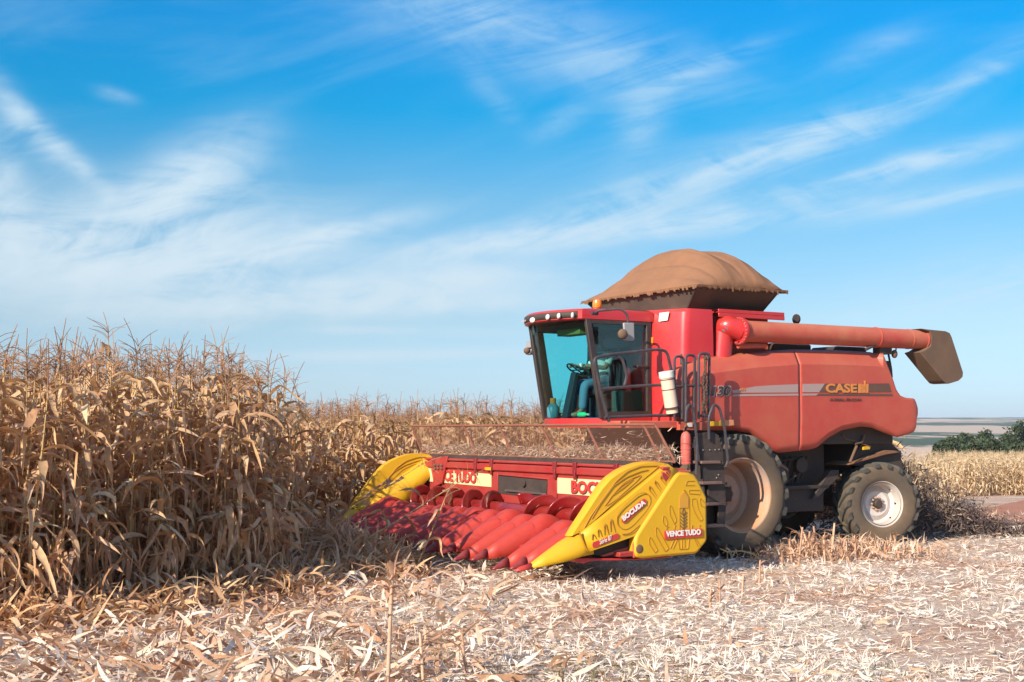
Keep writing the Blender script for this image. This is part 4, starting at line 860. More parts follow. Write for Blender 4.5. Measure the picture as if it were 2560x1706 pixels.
        gr.tube([V((1683, 905), 3.703), V((1668, 940), 3.703), V((1683, 975), 3.703), V((1698, 940), 3.703), V((1683, 905), 3.703)], .006, 5); gr.tube([V((1683, 960), 3.703), V((1683, 1110), 3.703)], .006, 5)
        gr.build('wheat_ear_relief', M['dark_stripe'], s2)
        m_ = MB(); m_.prism([V(p, 3.712) for p in [(1645, 805), (1688, 735), (1730, 803), (1730, 900), (1645, 905)]], (0, -.012, 0)); m_.build('wheat_ear_panel', mat('orange_dust_panel', (.62, .30, .02), .5, dust=.3), s2, smooth=False)
        m_ = MB(); m_.prism([V(p, 3.722) for p in [(1497, 1130), (1865, 1105), (1868, 1182), (1502, 1210)]], (0, -.018, 0)); d3 = m_.build('decal', M['decal_red'], s2, smooth=False)
        a, b_ = V((1510, 1188), 3.727), V((1850, 1165), 3.727); text('lettering', 'VENCE TUDO', a, b_ - a, (.0, 0, 1), M['white_text'], d3, depth=.004, w=(b_ - a).length, h=.078, bold=.05)
        c_ = MB(); c_.ball(V((1250, 1305), 3.70), (.06, .012, .06), 12, 6); c_.build('worn_corner', M['boot'], s2)
    return s_
end_shield(1); end_shield(-1)
# frame showing under the near shield, skid bar
c = MB(); c.prism([U(*z4(*p), y=3.5) for p in [(740, 1340), (1195, 1190), (1195, 1390), (860, 1378)]], (0, -.25, 0)); c.build('end_frame', M['dark'], HD)
c = MB(); c.prism([U(*z4(*p), y=3.53) for p in [(870, 1370), (1190, 1270), (1190, 1300), (900, 1385)]], (0, -.04, 0)); c.build('end_brace', M['red_dusty'], HD, bev=.006)
c = MB(); c.prism([U(*z4(*p), y=3.60) for p in [(610, 1400), (700, 1395), (1200, 1400), (1560, 1380), (1560, 1388), (1200, 1415), (800, 1420), (700, 1445), (640, 1440)]], (0, -.2, 0)); c.build('skid', M['red_clean'], HD, bev=.006)
# wire mesh screen above the beam with straw lodged behind it
x0, x1 = 2.98, 2.80
fr2 = tubes('screen_frame', [[(x0 + .0, -4.0, 2.065), (x0, 3.42, 2.065)], [(x1, -3.9, 1.56), (x1, 3.62, 1.56)], [(x0, -4.0, 2.065), (x1, -3.9, 1.56)], [(x0, 3.42, 2.065), (x1, 3.62, 1.56)]] + [[(x0, y_, 2.065), (x1, y_ + .18, 1.56)] for y_ in (-3.3, -2.0, -.8, .5, 1.75, 3.15)], .018, mat('rusty_frame', (.20, .06, .04), .7, dust=.25), HD)
c = MB(); c.grid([[(x0, -4.0, 2.06), (x0, 3.42, 2.06)], [(x1, -3.9, 1.56), (x1, 3.62, 1.56)]]); c.build('wire_screen', M['mesh'], fr2, smooth=False)
c = MB(); c.box((2.85, -3.9, 1.50), (2.92, 3.6, 1.56)); c.build('screen_rail', M['dark'], HD)

# ------------------------------------------------------------------ things on the machine: driver, extinguisher, tube, chain, bottle
def skin_body(name, joints, edges, matl, parent=None, sub=2):
    me = bpy.data.meshes.new(name); me.from_pydata([j[:3] for j in joints], edges, []); o = bpy.data.objects.new(name, me); COL.objects.link(o); o.parent = parent
    sk = o.modifiers.new('skin', 'SKIN'); sk.use_smooth_shade = True
    for v, j in zip(me.skin_vertices[0].data, joints): v.radius = (j[3], j[3] if len(j) < 5 else j[4])
    me.skin_vertices[0].data[0].use_root = True
    sb = o.modifiers.new('sub', 'SUBSURF'); sb.levels = sb.render_levels = sub; me.materials.append(matl); return o
PB = empty('person', to_w((1.55, 0, 2.68)), math.pi + THETA)
tag(PB, 'driver in a pale shirt and blue jeans seated at the wheel behind tinted glass', 'person')
off = Vector((1.55, 0, 2.68))
def J(*p): return (p[0] - off.x, p[1] - off.y, p[2] - off.z) + tuple(p[3:])
body = [J(1.50, 0, 2.76, .15, .13), J(1.47, 0, 2.95, .14, .12), J(1.47, 0, 3.13, .17, .12), J(1.48, 0, 3.25, .13, .10), J(1.51, 0, 3.34, .052), J(1.54, 0, 3.42, .06),
        J(1.47, .20, 3.20, .06), J(1.60, .27, 2.99, .043), J(1.84, .16, 3.02, .033), J(1.92, .13, 3.03, .03), J(1.47, -.20, 3.20, .06), J(1.60, -.27, 2.99, .043), J(1.84, -.16, 3.02, .033), J(1.92, -.13, 3.03, .03),
        J(1.60, .10, 2.74, .09), J(1.93, .14, 2.72, .065), J(1.97, .14, 2.32, .045), J(2.08, .15, 2.24, .04), J(1.60, -.10, 2.74, .09), J(1.93, -.14, 2.72, .065), J(1.97, -.14, 2.32, .045), J(2.08, -.15, 2.24, .04)]
skin_body('body', body, [(0, 1), (1, 2), (2, 3), (3, 4), (4, 5), (3, 6), (6, 7), (7, 8), (8, 9), (3, 10), (10, 11), (11, 12), (12, 13), (0, 14), (14, 15), (15, 16), (16, 17), (0, 18), (18, 19), (19, 20), (20, 21)], M['skin'], PB)
hp = Vector(J(1.555, 0, 3.50))
c = MB(); c.ball(hp, (.095, .075, .115), 20, 14); c.tube([hp + Vector((.085, 0, .01)), hp + Vector((.112, 0, -.022))], [.012, .016], 8); c.ball(hp + Vector((.0, .075, 0)), (.02, .012, .03), 8, 6); c.ball(hp + Vector((.0, -.075, 0)), (.02, .012, .03), 8, 6); c.ball(hp + Vector((.07, 0, -.055)), (.022, .03, .01), 8, 6); c.build('face', M['skin'], PB)
c = MB(); c.ball(hp + Vector((.085, .03, .015)), (.01, .014, .008), 8, 6); c.ball(hp + Vector((.085, -.03, .015)), (.01, .014, .008), 8, 6); c.build('eyes', M['hair'], PB)
c = MB(); c.ball(hp + Vector((-.015, 0, .03)), (.098, .083, .10), 18, 12); c.build('hair', M['hair'], PB)
def JJ(l): return [J(*p) for p in l]
skin_body('shirt', JJ([(1.50, 0, 2.72, .17, .15), (1.47, 0, 2.95, .16, .14), (1.47, 0, 3.13, .19, .14), (1.48, 0, 3.26, .13, .10), (1.47, .21, 3.20, .075), (1.56, .26, 3.03, .065), (1.47, -.21, 3.20, .075), (1.56, -.26, 3.03, .065)]), [(0, 1), (1, 2), (2, 3), (3, 4), (4, 5), (3, 6), (6, 7)], M['shirt'], PB)
skin_body('jeans', JJ([(1.50, 0, 2.74, .16, .14), (1.62, .11, 2.74, .11), (1.93, .15, 2.73, .085), (1.96, .15, 2.5, .075), (1.98, .15, 2.30, .07), (1.62, -.11, 2.74, .11), (1.93, -.15, 2.73, .085), (1.96, -.15, 2.5, .075), (1.98, -.15, 2.30, .07)]), [(0, 1), (1, 2), (2, 3), (3, 4), (0, 5), (5, 6), (6, 7), (7, 8)], M['jeans'], PB)
for sg in (1, -1):
    c = MB(); c.ball(J(2.07, .15 * sg, 2.235), (.13, .05, .045), 14, 8); c.build('shoe', M['boot_leather'], PB)
    h_ = MB(); w0 = Vector(J(1.92, .13 * sg, 3.03)); h_.ball(w0 + Vector((.04, 0, .01)), (.045, .035, .02), 12, 8)
    for k in range(4):
        b_ = w0 + Vector((.075, (-.026 + .017 * k) * sg, .01)); L = (.042, .05, .047, .036)[k]; h_.tube([b_, b_ + Vector((L * .6, 0, .004)), b_ + Vector((L * .8, 0, -.022)), b_ + Vector((L * .45, 0, -.036))], [.0095, .009, .0085, .007], 6)
    h_.tube([w0 + Vector((.02, -.03 * sg, 0)), w0 + Vector((.055, -.048 * sg, -.005)), w0 + Vector((.08, -.04 * sg, -.02))], [.011, .01, .008], 6); h_.build('hand', M['skin'], PB)
def on_machine(name, m, label, cat): 
    o = empty(name, to_w(m), math.pi + THETA); return tag(o, label, cat)
e0 = U(*z6(255, 1390), y=1.80); e1 = U(*z6(255, 1010), y=1.80); L = e1.z - e0.z
EX = on_machine('fire_extinguisher', e0, 'dusty red fire extinguisher tied under the platform beside the ladder', 'fire extinguisher')
c = MB(); c.lathe([(0, 0), (.075, 0), (.08, .02), (.072, .03), (.078, .06), (.080, L * .45), (.085, L * .46), (.085, L * .49), (.08, L * .5), (.08, L * .8), (.065, L * .92), (.03, L * .99), (.02, L), (0, L)], (0, 0, 0), 'Z', 24); c.build('cylinder', M['ext'], EX)
c = MB(); c.tube([(0, 0, L), (0, 0, L + .06)], .018, 8); c.box((-.05, -.012, L + .05), (.05, .012, L + .07)); c.build('valve', M['black'], EX)
c = MB(); c.tube(arc([(-.01, 0, L - .03), (.07, .02, L + .02), (.02, .03, L + .10), (-.05, .0, L + .04), (.0, 0, L + .16), (-.02, 0, L + .26)], .03), .008, 6); c.lathe([(.084, L * .62), (.09, L * .63), (.084, L * .64)], (0, 0, 0), 'Z', 20); c.build('rope', M['canvas'], EX)
e0 = U(*z6(355, 1350), y=1.78)
c = MB(); c.lathe([(0, 0), (.035, 0), (.04, .02), (.04, .22), (.03, .26), (.018, .29), (.018, .33), (0, .33)], (0, 0, 0), 'Z', 16); BT = on_machine('hanging_bottle', e0, 'small brown plastic bottle hanging between the red extinguisher and the ladder', 'bottle'); c.build('bottle_body', M['cream'], BT)
c = MB(); c.lathe([(0, .33), (.02, .33), (.02, .36), (0, .36)], (0, 0, 0), 'Z', 12); c.build('cap', M['boot'], BT)
t0 = U(*z5(875, 1190), y=1.66); t1 = U(*z5(805, 735), y=1.66)
TB = on_machine('plastic_tube', t0, 'cream plastic document tube tied to the cab guard rail', 'tube'); d_ = t1 - t0; nn = d_.normalized(); rr = .105
c = MB(); c.tube([Vector((0, 0, 0)), nn * .08, nn * .085, d_ * .85], [rr * .9, rr * .9, rr, rr], 24); c.build('tube_body', M['cream'], TB)
c = MB(); c.tube([d_ * .83, d_ * .85, d_ * .99, d_], [rr * 1.0, rr * 1.12, rr * 1.12, rr * 1.0], 24); c.build('tube_cap', M['white'], TB)
c = MB()
for k in (.10, .13, .56, .80): c.tube([d_ * k, d_ * k + nn * .012], rr * 1.06, 20)
build_each(c, 'wire_tie', M['chain'], TB)
ch0, ch1 = U(*z6(480, 130), y=1.96), U(*z6(462, 760), y=1.96)
CH = on_machine('hanging_chain', ch1, 'rusty chain hanging down the rearmost loop rail above the ladder', 'chain')
c = MB(); n = 34
for strand in (-.012, .018):
    for k in range(n):
        p = (ch0 - ch1) * (k / n) + Vector((strand + .02 * math.sin(k * .35 + strand * 90), .008 * math.cos(k), 0)); a = Vector((1, 0, 0)) if k % 2 else Vector((0, 1, 0))
        c.tube([p + a * .016 * math.cos(t_) + Vector((0, 0, .024 * math.sin(t_))) for t_ in [2 * math.pi * q_ / 8 for q_ in range(8)]], .0065, 5, closed=True)
c.build('chain_links', M['chain'], CH)
GB = on_machine('drink_bottle', (2.12, .38, 2.235), 'green drink bottle lying on the cab floor by the driver', 'bottle')
c = MB(); c.lathe([(0, -.12), (.035, -.12), (.04, -.10), (.04, .05), (.015, .10), (.015, .13), (0, .13)], (0, 0, 0), 'Y', 16); c.build('bottle_body', M['green'], GB)
c = MB(); c.lathe([(0, .13), (.018, .13), (.018, .155), (0, .155)], (0, 0, 0), 'Y', 12); c.build('cap', M['white'], GB)
WJ = on_machine('water_jug', (2.2, -.38, 2.19), 'round blue-grey water jug with orange cap on the cab floor', 'jug')
c = MB(); c.lathe([(0, 0), (.09, 0), (.10, .03), (.10, .16), (.06, .22), (.045, .24), (0, .24)], (0, 0, 0), 'Z', 20); c.build('jug_body', mat('blue_jug', (.06, .22, .26), .4), WJ)
c = MB(); c.lathe([(.0, .32), (.05, .32), (.05, .235), (0, .235)], (0, 0, 0), 'Z', 16); c.build('cap', M['amber'], WJ)

# ------------------------------------------------------------------ corn: leaves, stalks, tassels
rng = np.random.default_rng(11)
class AB:
    """arrays of quads with a per-vertex 'shade'"""
    def __init__(s): s.v = []; s.f = []; s.c = []; s.n = 0
    def strip(s, P, S, col):
        """P centre line (n,3), S (n,k,3) offsets -> ribbon"""
        n, k = S.shape[:2]; V = (P[:, None, :] + S).reshape(-1, 3); s.v.append(V); s.c.append(np.full(len(V), col))
        i = np.arange(n - 1)[:, None] * k + np.arange(k - 1)[None, :] + s.n
        s.f.append(np.stack([i, i + 1, i + k + 1, i + k], -1).reshape(-1, 4)); s.n += len(V)
    def tube(s, P, r, col, k=5):
        P = np.asarray(P, float); n = len(P); r = np.broadcast_to(np.asarray(r, float), (n,))
        T = np.gradient(P, axis=0); T /= np.linalg.norm(T, axis=1)[:, None] + 1e-9
        ref = np.array([.3, .9, .1]); A = np.cross(T, ref); A /= np.linalg.norm(A, axis=1)[:, None] + 1e-9; B = np.cross(T, A)
        a = np.linspace(0, 2 * np.pi, k + 1)
        s.strip(P, (A[:, None, :] * np.cos(a)[None, :, None] + B[:, None, :] * np.sin(a)[None, :, None]) * r[:, None, None], col)
    def mesh(s, name, matl):
        V = np.concatenate(s.v).astype('f'); F = np.concatenate(s.f).astype('i'); C = np.concatenate(s.c).astype('f')
        me = bpy.data.meshes.new(name); me.vertices.add(len(V)); me.vertices.foreach_set('co', V.ravel()); me.loops.add(F.size); me.loops.foreach_set('vertex_index', F.ravel())
        me.polygons.add(len(F)); me.polygons.foreach_set('loop_start', np.arange(0, F.size, 4, dtype='i')); me.polygons.foreach_set('loop_total', np.full(len(F), 4, 'i')); me.polygons.foreach_set('use_smooth', np.ones(len(F), bool))
        at = me.attributes.new('shade', 'FLOAT', 'POINT'); at.data.foreach_set('value', C); me.update(calc_edges=True)
        me.materials.append(matl); return me
def leaf(ab, base, az, L, wd, up0, end, kink, twist, fold, col, n=9):
    """a dry maize leaf: rises, bends over, hangs and twists"""
    t = np.linspace(0, 1, n); el = up0 + (end - up0) * t ** .8
    if kink > 0: el = np.where(t > kink, np.minimum(el, end + .1 * rng.normal(size=n)), el)
    azs = az + np.cumsum(rng.normal(0, .10, n)); d = np.stack([np.cos(el) * np.cos(azs), np.cos(el) * np.sin(azs), np.sin(el)], -1)
    P = base + np.concatenate([np.zeros((1, 3)), np.cumsum(d[:-1] * (L / (n - 1)), 0)])
    w = wd * np.clip(np.minimum(.55 + 1.6 * t, 1.0) * (1 - t ** 2.2) + .02, 0, 1) * (1 + .15 * rng.normal(size=n))
    side = np.stack([-np.sin(azs), np.cos(azs), 0 * t], -1); nrm = np.cross(d, side); tw = twist * t + .25 * np.cumsum(rng.normal(0, .3, n))
    A = side * np.cos(tw)[:, None] + nrm * np.sin(tw)[:, None]; B = np.cross(d, A)
    cf, sf = math.cos(fold), math.sin(fold)
    S = np.stack([A * cf + B * sf, 0 * A, -A * cf + B * sf], 1) * (w / 2)[:, None, None]
    ab.strip(P, S, col)
def corn_parts(H, nl, lod=0, lean=.04):
    st, lf, ta, ears = AB(), AB(), AB(), []
    a = rng.uniform(0, 6.28); b = rng.normal(0, lean); nz = 12 if lod == 0 else 5
    zz = np.linspace(0, H, nz); path = np.stack([np.cos(a) * (b * zz + .02 * np.sin(zz * 2)), np.sin(a) * (b * zz + .02 * np.sin(zz * 2.3)), zz], -1)
    def at(z): return np.array([np.interp(z, zz, path[:, k]) for k in range(3)])
    st.tube(path, np.linspace(.014, .006, nz), rng.uniform(0, 1), 6 if lod == 0 else 4)
    if lod == 0:
        for k in range(8): z = .12 + k * H * .11; p = at(z); st.tube([p - [0, 0, .012], p, p + [0, 0, .012]], [.013, .018, .013], rng.uniform(0, .4), 6)
    az = rng.uniform(0, 6.28)
    for k in range(nl):
        f = (k + .3) / nl; z = .10 + f * (H - .15) + rng.normal(0, .03); az += math.pi + rng.normal(0, .5)
        L = rng.uniform(.42, .85) * (1 - .35 * abs(f - .5)); wd = rng.uniform(.065, .115) * (1.3 if lod else 1); up = rng.uniform(.2, 1.25) if f > .35 else rng.uniform(-.6, .9)
        end = rng.uniform(-1.55, -.9) if rng.random() < .85 else rng.uniform(-.8, -.1)
        leaf(lf, at(z), az, L, wd, up, end, rng.uniform(.15, .6) if rng.random() < .55 else 0, rng.normal(0, 1.4), rng.uniform(.1, .75), rng.uniform(0, .95), 9 if lod == 0 else 6)
    p = at(H); nb = rng.integers(7, 12); tl = rng.uniform(.34, .56)
    sp = np.linspace(0, 1, 5)[:, None]; bend = np.array([rng.normal(0, .09), rng.normal(0, .09), 0])
    ta.tube(p + sp * np.array([0, 0, tl]) + sp ** 2 * bend, np.linspace(.0075, .004, 5), rng.uniform(0, 1), 4)
    for k in range(nb):
        a2 = rng.uniform(0, 6.28); l2 = rng.uniform(.14, .30); s0 = p + np.array([0, 0, tl * rng.uniform(.05, .5)]); o_ = np.array([np.cos(a2), np.sin(a2), 0])
        q = sp[:4] / sp[3]; ta.tube(s0 + q * l2 * (o_ * .55 + np.array([0, 0, .75])) + q ** 2 * l2 * (o_ * .35 - np.array([0, 0, rng.uniform(.1, .6)])), np.linspace(.0042, .0028, 4), rng.uniform(0, 1), 3)
    for k in range(rng.integers(1, 3)):
        hk = AB(); ears.append(hk); a2 = rng.uniform(0, 6.28); z = H * rng.uniform(.38, .52); p = at(z); o_ = np.array([np.cos(a2), np.sin(a2), 0]); q = np.linspace(0, 1, 6)[:, None]; dn = rng.uniform(-.9, .3)
        hk.tube(p + q * .22 * (o_ * .6 + np.array([0, 0, dn])), np.array([.012, .03, .036, .034, .026, .006]), rng.uniform(0, 1), 7)
        for m in range(3): leaf(hk, p + .05 * o_, a2 + rng.normal(0, .5), .26, .05, dn * .9, dn - .4, 0, rng.normal(0, .8), .6, rng.uniform(0, 1), 6)
    return [st, lf, ta] + ears
def merged(parts, names):
    out = []
    for ab, (nm, m_) in zip(parts, names + names[-1:]): out.append((nm, ab.mesh(nm, m_)))
    return out
PN = [('stalk', M['stalk']), ('leaves', M['leaf']), ('tassel', M['tassel']), ('ear', M['husk'])]
protos = [merged(corn_parts(rng.uniform(2.42, 2.62), int(rng.integers(17, 21))), PN) for _ in range(14)]
far_protos = []
fcol = bpy.data.collections.new('field_plants')          # source plants of the far field, not linked to the scene
for k in range(8):
    o = [ab.mesh('x', m_) for ab, (nm, m_) in zip(corn_parts(rng.uniform(2.3, 2.6), 13, 1), PN + PN[-1:])]
    bm = bmesh.new(); me = bpy.data.meshes.new('field_plant')
    for q_, m_ in enumerate(o):
        n0 = len(bm.faces); bm.from_mesh(m_); bm.faces.ensure_lookup_table()
        for f_ in bm.faces[n0:]: f_.material_index = min(q_, 3)
    bm.to_mesh(me); bm.free(); [me.materials.append(m_) for _, m_ in PN]
    fo = bpy.data.objects.new('field_plant', me); fcol.objects.link(fo)
fcol2 = bpy.data.collections.new('pale_field_plants')
PALE = [plant_mat('bleached_' + nm, [(0, (.62, .46, .28)), (.5, (.74, .58, .37)), (1, (.84, .69, .46))], .25) for nm in ('stalk', 'leaf', 'tassel', 'husk')]
for fo in list(fcol.objects):
    me = fo.data.copy(); me.materials.clear(); [me.materials.append(m_) for m_ in PALE]; fcol2.objects.link(bpy.data.objects.new('field_plant', me))
# plants one by one: the standing block in front of the header
def front_x(y): return 7.6 + (y - 1.75) * 1.75 if y > 1.75 else 7.6 + (1.3 - y) * .02 + max(0, 1.3 - y) * (-.36)
spots = []
for k in range(15):
    y = 3.70 - .5083 * k; x = front_x(y) + rng.uniform(0, .15)
    while x < 17.5:
        spots.append((x + rng.normal(0, .03), y + rng.normal(0, .05))); x += rng.uniform(.15, .23)
def in_view(m, margin=.06):
    w = to_w((m[0], m[1], 0)); return abs(w.x / w.y) < .3885 + margin and w.y > 3
near = sorted([s for s in spots if in_view(s)], key=lambda s: to_w((s[0], s[1], 0)).y * 1.0 + (0 if s[1] > .5 else 0))
near_set = near[:288]
GRP = 'dry corn plants standing in the uncut block'
edge_i = {}
for i, (x, y) in enumerate(near_set):
    pr_ = protos[int(rng.integers(0, len(protos)))]; w = to_w((x, y, 0)); w.z = gz(w.x, w.y)
    r = empty('corn_plant', w, rng.uniform(0, 6.28)); s_ = rng.uniform(.96, 1.08) * (1.0 if x > front_x(y) + .5 else .97); r.scale = (1, 1, s_)
    tilt = .03 if x > front_x(y) + .35 else .10
    r.rotation_euler = (rng.normal(0, tilt), rng.normal(0, tilt), rng.uniform(0, 6.28))
    first = x < front_x(y) + .45
    tag(r, 'dry corn plant at the cut front face of the uncut block, nearest the machine' if first else 'dry tan corn plant with tassel standing inside the uncut block at left', 'corn plant', 'corn plants at the cut face of the block' if first else GRP)
    for nm, me in pr_:
        if nm == 'ear' and rng.random() < .3: continue
        o = bpy.data.objects.new(nm, me); COL.objects.link(o); o.parent = r
# the tallest plant, and those leaning at the corner
def single(x, y, H, label, cat='corn plant', rot=(0, 0, 0), nl=15, z=0.0, group=None, name='corn_plant'):
    w = to_w((x, y, 0)); r = empty(name, (w.x, w.y, gz(w.x, w.y) + z)); r.rotation_euler = rot; tag(r, label, cat, group)
    for nm, me in merged(corn_parts(H, nl), PN):
        o = bpy.data.objects.new(nm, me); COL.objects.link(o); o.parent = r
    return r
single(9.9, 2.0, 3.05, 'tallest corn plant whose tassel stands well above all the others')
single(7.45, 1.25, 2.3, 'bent corn plant leaning right off the front corner of the block', rot=(0, R(9), R(100)))
single(7.0, .6, 2.0, 'short corn plant slumped against the right end of the block', rot=(R(4), R(12), R(20)))
single(6.6, -.3, 1.95, 'corn plant with a tilted tassel standing alone left of the far shield', rot=(R(-5), R(6), R(200)))
single(6.3, .1, 2.2, 'fallen corn stalk lying across the red snouts with its tassel upward', 'corn plant', rot=(R(8), R(-62), R(10) + math.pi), nl=6, z=.15, name='fallen_corn_plant')
single(5.6, 1.35, 1.15, 'thin broken corn top with tassel leaning over the middle snouts', 'corn plant', rot=(R(6), R(-26), R(25) + math.pi), nl=3, z=.02, name='fallen_corn_plant')
single(6.6, -1.2, 2.5, 'fallen corn plant with withered leaves in front of the far yellow shield', 'corn plant', rot=(R(-6), R(-58), R(-8) + math.pi), nl=9, z=.1, name='fallen_corn_plant')
# the rest of the block and the fields beyond: one mass each, scattered by geometry nodes
def scatter(name, pts, label=None, smin=.85, smax=1.0, leanv=.04, source=None):
    P = np.array(pts, 'f'); me = bpy.data.meshes.new(name); me.vertices.add(len(P)); me.vertices.foreach_set('co', P.ravel())
    n = len(P); rot = np.stack([rng.normal(0, leanv, n), rng.normal(0, leanv, n), rng.uniform(0, 6.28, n)], -1).astype('f')
    a = me.attributes.new('turn', 'FLOAT_VECTOR', 'POINT'); a.data.foreach_set('vector', rot.ravel())
    a = me.attributes.new('size', 'FLOAT', 'POINT'); a.data.foreach_set('value', rng.uniform(smin, smax, n).astype('f'))
    a = me.attributes.new('pick', 'INT', 'POINT'); a.data.foreach_set('value', rng.integers(0, 8, n).astype('i'))
    o = bpy.data.objects.new(name, me); COL.objects.link(o); tag(o, label, None, None, 'stuff')
    ng = bpy.data.node_groups.new(name, 'GeometryNodeTree'); ng.interface.new_socket('Geometry', in_out='INPUT', socket_type='NodeSocketGeometry'); ng.interface.new_socket('Geometry', in_out='OUTPUT', socket_type='NodeSocketGeometry')
    gi, go = ng.nodes.new('NodeGroupInput'), ng.nodes.new('NodeGroupOutput'); ip = ng.nodes.new('GeometryNodeInstanceOnPoints'); ci = ng.nodes.new('GeometryNodeCollectionInfo')
    ci.inputs['Collection'].default_value = source or fcol; ci.inputs['Separate Children'].default_value = True; ci.inputs['Reset Children'].default_value = True; ip.inputs['Pick Instance'].default_value = True
    def named(nm, ty):
        q_ = ng.nodes.new('GeometryNodeInputNamedAttribute'); q_.data_type = ty; q_.inputs['Name'].default_value = nm; return [s for s in q_.outputs if s.enabled][0]
    L = ng.links; L.new(gi.outputs[0], ip.inputs['Points']); L.new(ci.outputs[0], ip.inputs['Instance']); L.new(named('turn', 'FLOAT_VECTOR'), ip.inputs['Rotation']); L.new(named('size', 'FLOAT'), ip.inputs['Scale']); L.new(named('pick', 'INT'), ip.inputs['Instance Index']); L.new(ip.outputs[0], go.inputs[0])
    o.modifiers.new('scatter', 'NODES').node_group = ng; return o
def wp(x, y): w = to_w((x, y, 0)); return (w.x, w.y, gz(w.x, w.y))
rest = [wp(*s) for s in near[288:]] + [wp(*s) for s in spots if not in_view(s)]
scatter('corn_block', rest, 'mass of dry corn plants deeper inside the uncut block', .98, 1.06)
pts = []
for k in range(56):
    y = -4.35 - .5083 * k; x = -12.5 + .05 * k
    while x < 17:
        if in_view((x, y), .08) and to_w((x, y, 0)).x / to_w((x, y, 0)).y < .285: pts.append(wp(x + rng.normal(0, .04), y + rng.normal(0, .06)))
        x += rng.uniform(.17, .27) * (1 if k < 8 else 1.3)
scatter('corn_field', pts, 'standing dry corn field behind the header and the cab', .84, .95)
pts = []
for i in range(3600):
    s_, t_ = rng.random(), rng.random(); d_ = t_ ** 1.6
    X = 15.2 + 19 * s_ + 10 * d_ + .3 * rng.normal(); Y = 45.5 + 9 * s_ + 32 * d_
    if X / Y < .41: pts.append((X, Y, gz(X, Y)))
for i in range(900):
    X, Y = rng.uniform(9, 16), rng.uniform(31.5, 44)
    if .272 < X / Y < .338 - .0012 * (Y - 31): pts.append((X, Y, gz(X, Y)))
scatter('distant_corn_field', pts, 'pale dry corn field beyond the red soil track', .44, .57, source=fcol2)

# ------------------------------------------------------------------ chopped residue on the ground
def scraps(P, L, wd, az, pitch, curl, roll, col, ns=5, taper=1.0):
    """N curled ribbons in one go; returns arrays"""
    N = len(P); t = np.linspace(0, 1, ns); el = pitch[:, None] + curl[:, None] * (t[None] - .3); a = az[:, None] + .35 * np.sin(curl[:, None] * 2 + 3 * t[None])
    d = np.stack([np.cos(el) * np.cos(a), np.cos(el) * np.sin(a), np.sin(el)], -1)
    C = np.concatenate([np.zeros((N, 1, 3)), np.cumsum(d[:, :-1] * (L / (ns - 1))[:, None, None], 1)], 1) + P[:, None, :]
    sd = np.stack([-np.sin(a), np.cos(a), 0 * a], -1); nr = np.cross(d, sd); A = sd * np.cos(roll)[:, None, None] + nr * np.sin(roll)[:, None, None]
    w = wd[:, None] * (np.clip(np.minimum(.6 + 1.5 * t, 1.0) * (1 - taper * t ** 2.5) + .03, 0, 1))[None] / 2
    V = np.stack([C - A * w[..., None], C + A * w[..., None]], 2).reshape(-1, 3)
    b = (np.arange(N) * ns * 2)[:, None] + (np.arange(ns - 1) * 2)[None]
    F = np.stack([b, b + 1, b + 3, b + 2], -1).reshape(-1, 4)
    return V, F, np.repeat(col, ns * 2)
class Pile:
    def __init__(s): s.v = []; s.f = []; s.c = []; s.n = 0
    def add(s, V, F, C): s.v.append(V); s.f.append(F + s.n); s.c.append(C); s.n += len(V)
    def build(s, name, matl, label):
        a = AB(); a.v, a.f, a.c = s.v, s.f, s.c; o = bpy.data.objects.new(name, a.mesh(name, matl)); COL.objects.link(o); return tag(o, label, None, None, 'stuff')
def n2(x, y, sc, seed=0.0): return np.array([mnoise.noise((a * sc + seed, b * sc - seed, seed)) for a, b in zip(x, y)])
gzv = lambda x, y: np.array([gz(a, b) for a, b in zip(x, y)])
def mdist(x, y):  # machine frame of ground points
    X, Y = x - MX, y - MY; return -(X * CT + Y * ST), X * ST - Y * CT
def field_points(N, z0=8.6, z1=33, pw=.8):
    r = rng.random(N); e = 2 - 1.0 - pw + 0; z = (z0 ** (1 - pw) + r * (z1 ** (1 - pw) - z0 ** (1 - pw))) ** (1 / (1 - pw)); x = rng.uniform(-1, 1, N) * (.43 * z + .6); return x, z
def keep_bare(x, y):
    """bare soil shows in patches to the right"""
    n = n2(x, y, .55, 3.3) * .7 + n2(x, y, 1.7, 7.1) * .5; thr = np.where(x > 1.0, .38 - .56 * np.clip((x - 1.0) / 3.5, 0, 1), 2) + np.where(y > 15.5, .5, 0) - np.where(y > 26, .75, 0)
    mx, my = mdist(x, y)
    return (n < thr) | (rng.random(len(x)) < .36)
LT = Pile()
def layer(N, Lr, wr, c0, c1, pmax, cmax, pw=.8, lift=.015, white=0.0, ns=5, taper=1.0, pow_=1.0):
    x, y = field_points(N, pw=pw); k = keep_bare(x, y); x, y = x[k], y[k]; n = len(x)
    mx, my = mdist(x, y); rt = np.clip((x + 1.0) / 3.0 + 1.2 * n2(x, y, .8, 5.5), 0, 1) * white; tan = n2(x, y, .65, 9.1) > .22; c0_, c1_ = c0, c1
    z = gzv(x, y) + rng.uniform(0, lift, n) + .05 * np.clip(n2(x, y, .9, 1.7) + .25, 0, 1) * np.where(x < 3, 1, .4)
    c = c0 + (c1 - c0) * rng.random(n) ** pow_; c = np.where(tan & (rng.random(n) < .6), c * .42, c); rt = np.where(tan, rt * .35, rt); c = np.clip(np.where(rng.random(n) < rt, .68 + .32 * rng.random(n), c), 0, .999) * .86
    LT.add(*scraps(np.stack([x, y, z], -1), rng.uniform(*Lr, n), rng.uniform(*wr, n), rng.uniform(0, 6.28, n), rng.uniform(-.15, pmax, n) * rng.random(n), rng.normal(0, cmax, n), rng.normal(0, .7, n), c, ns, taper))
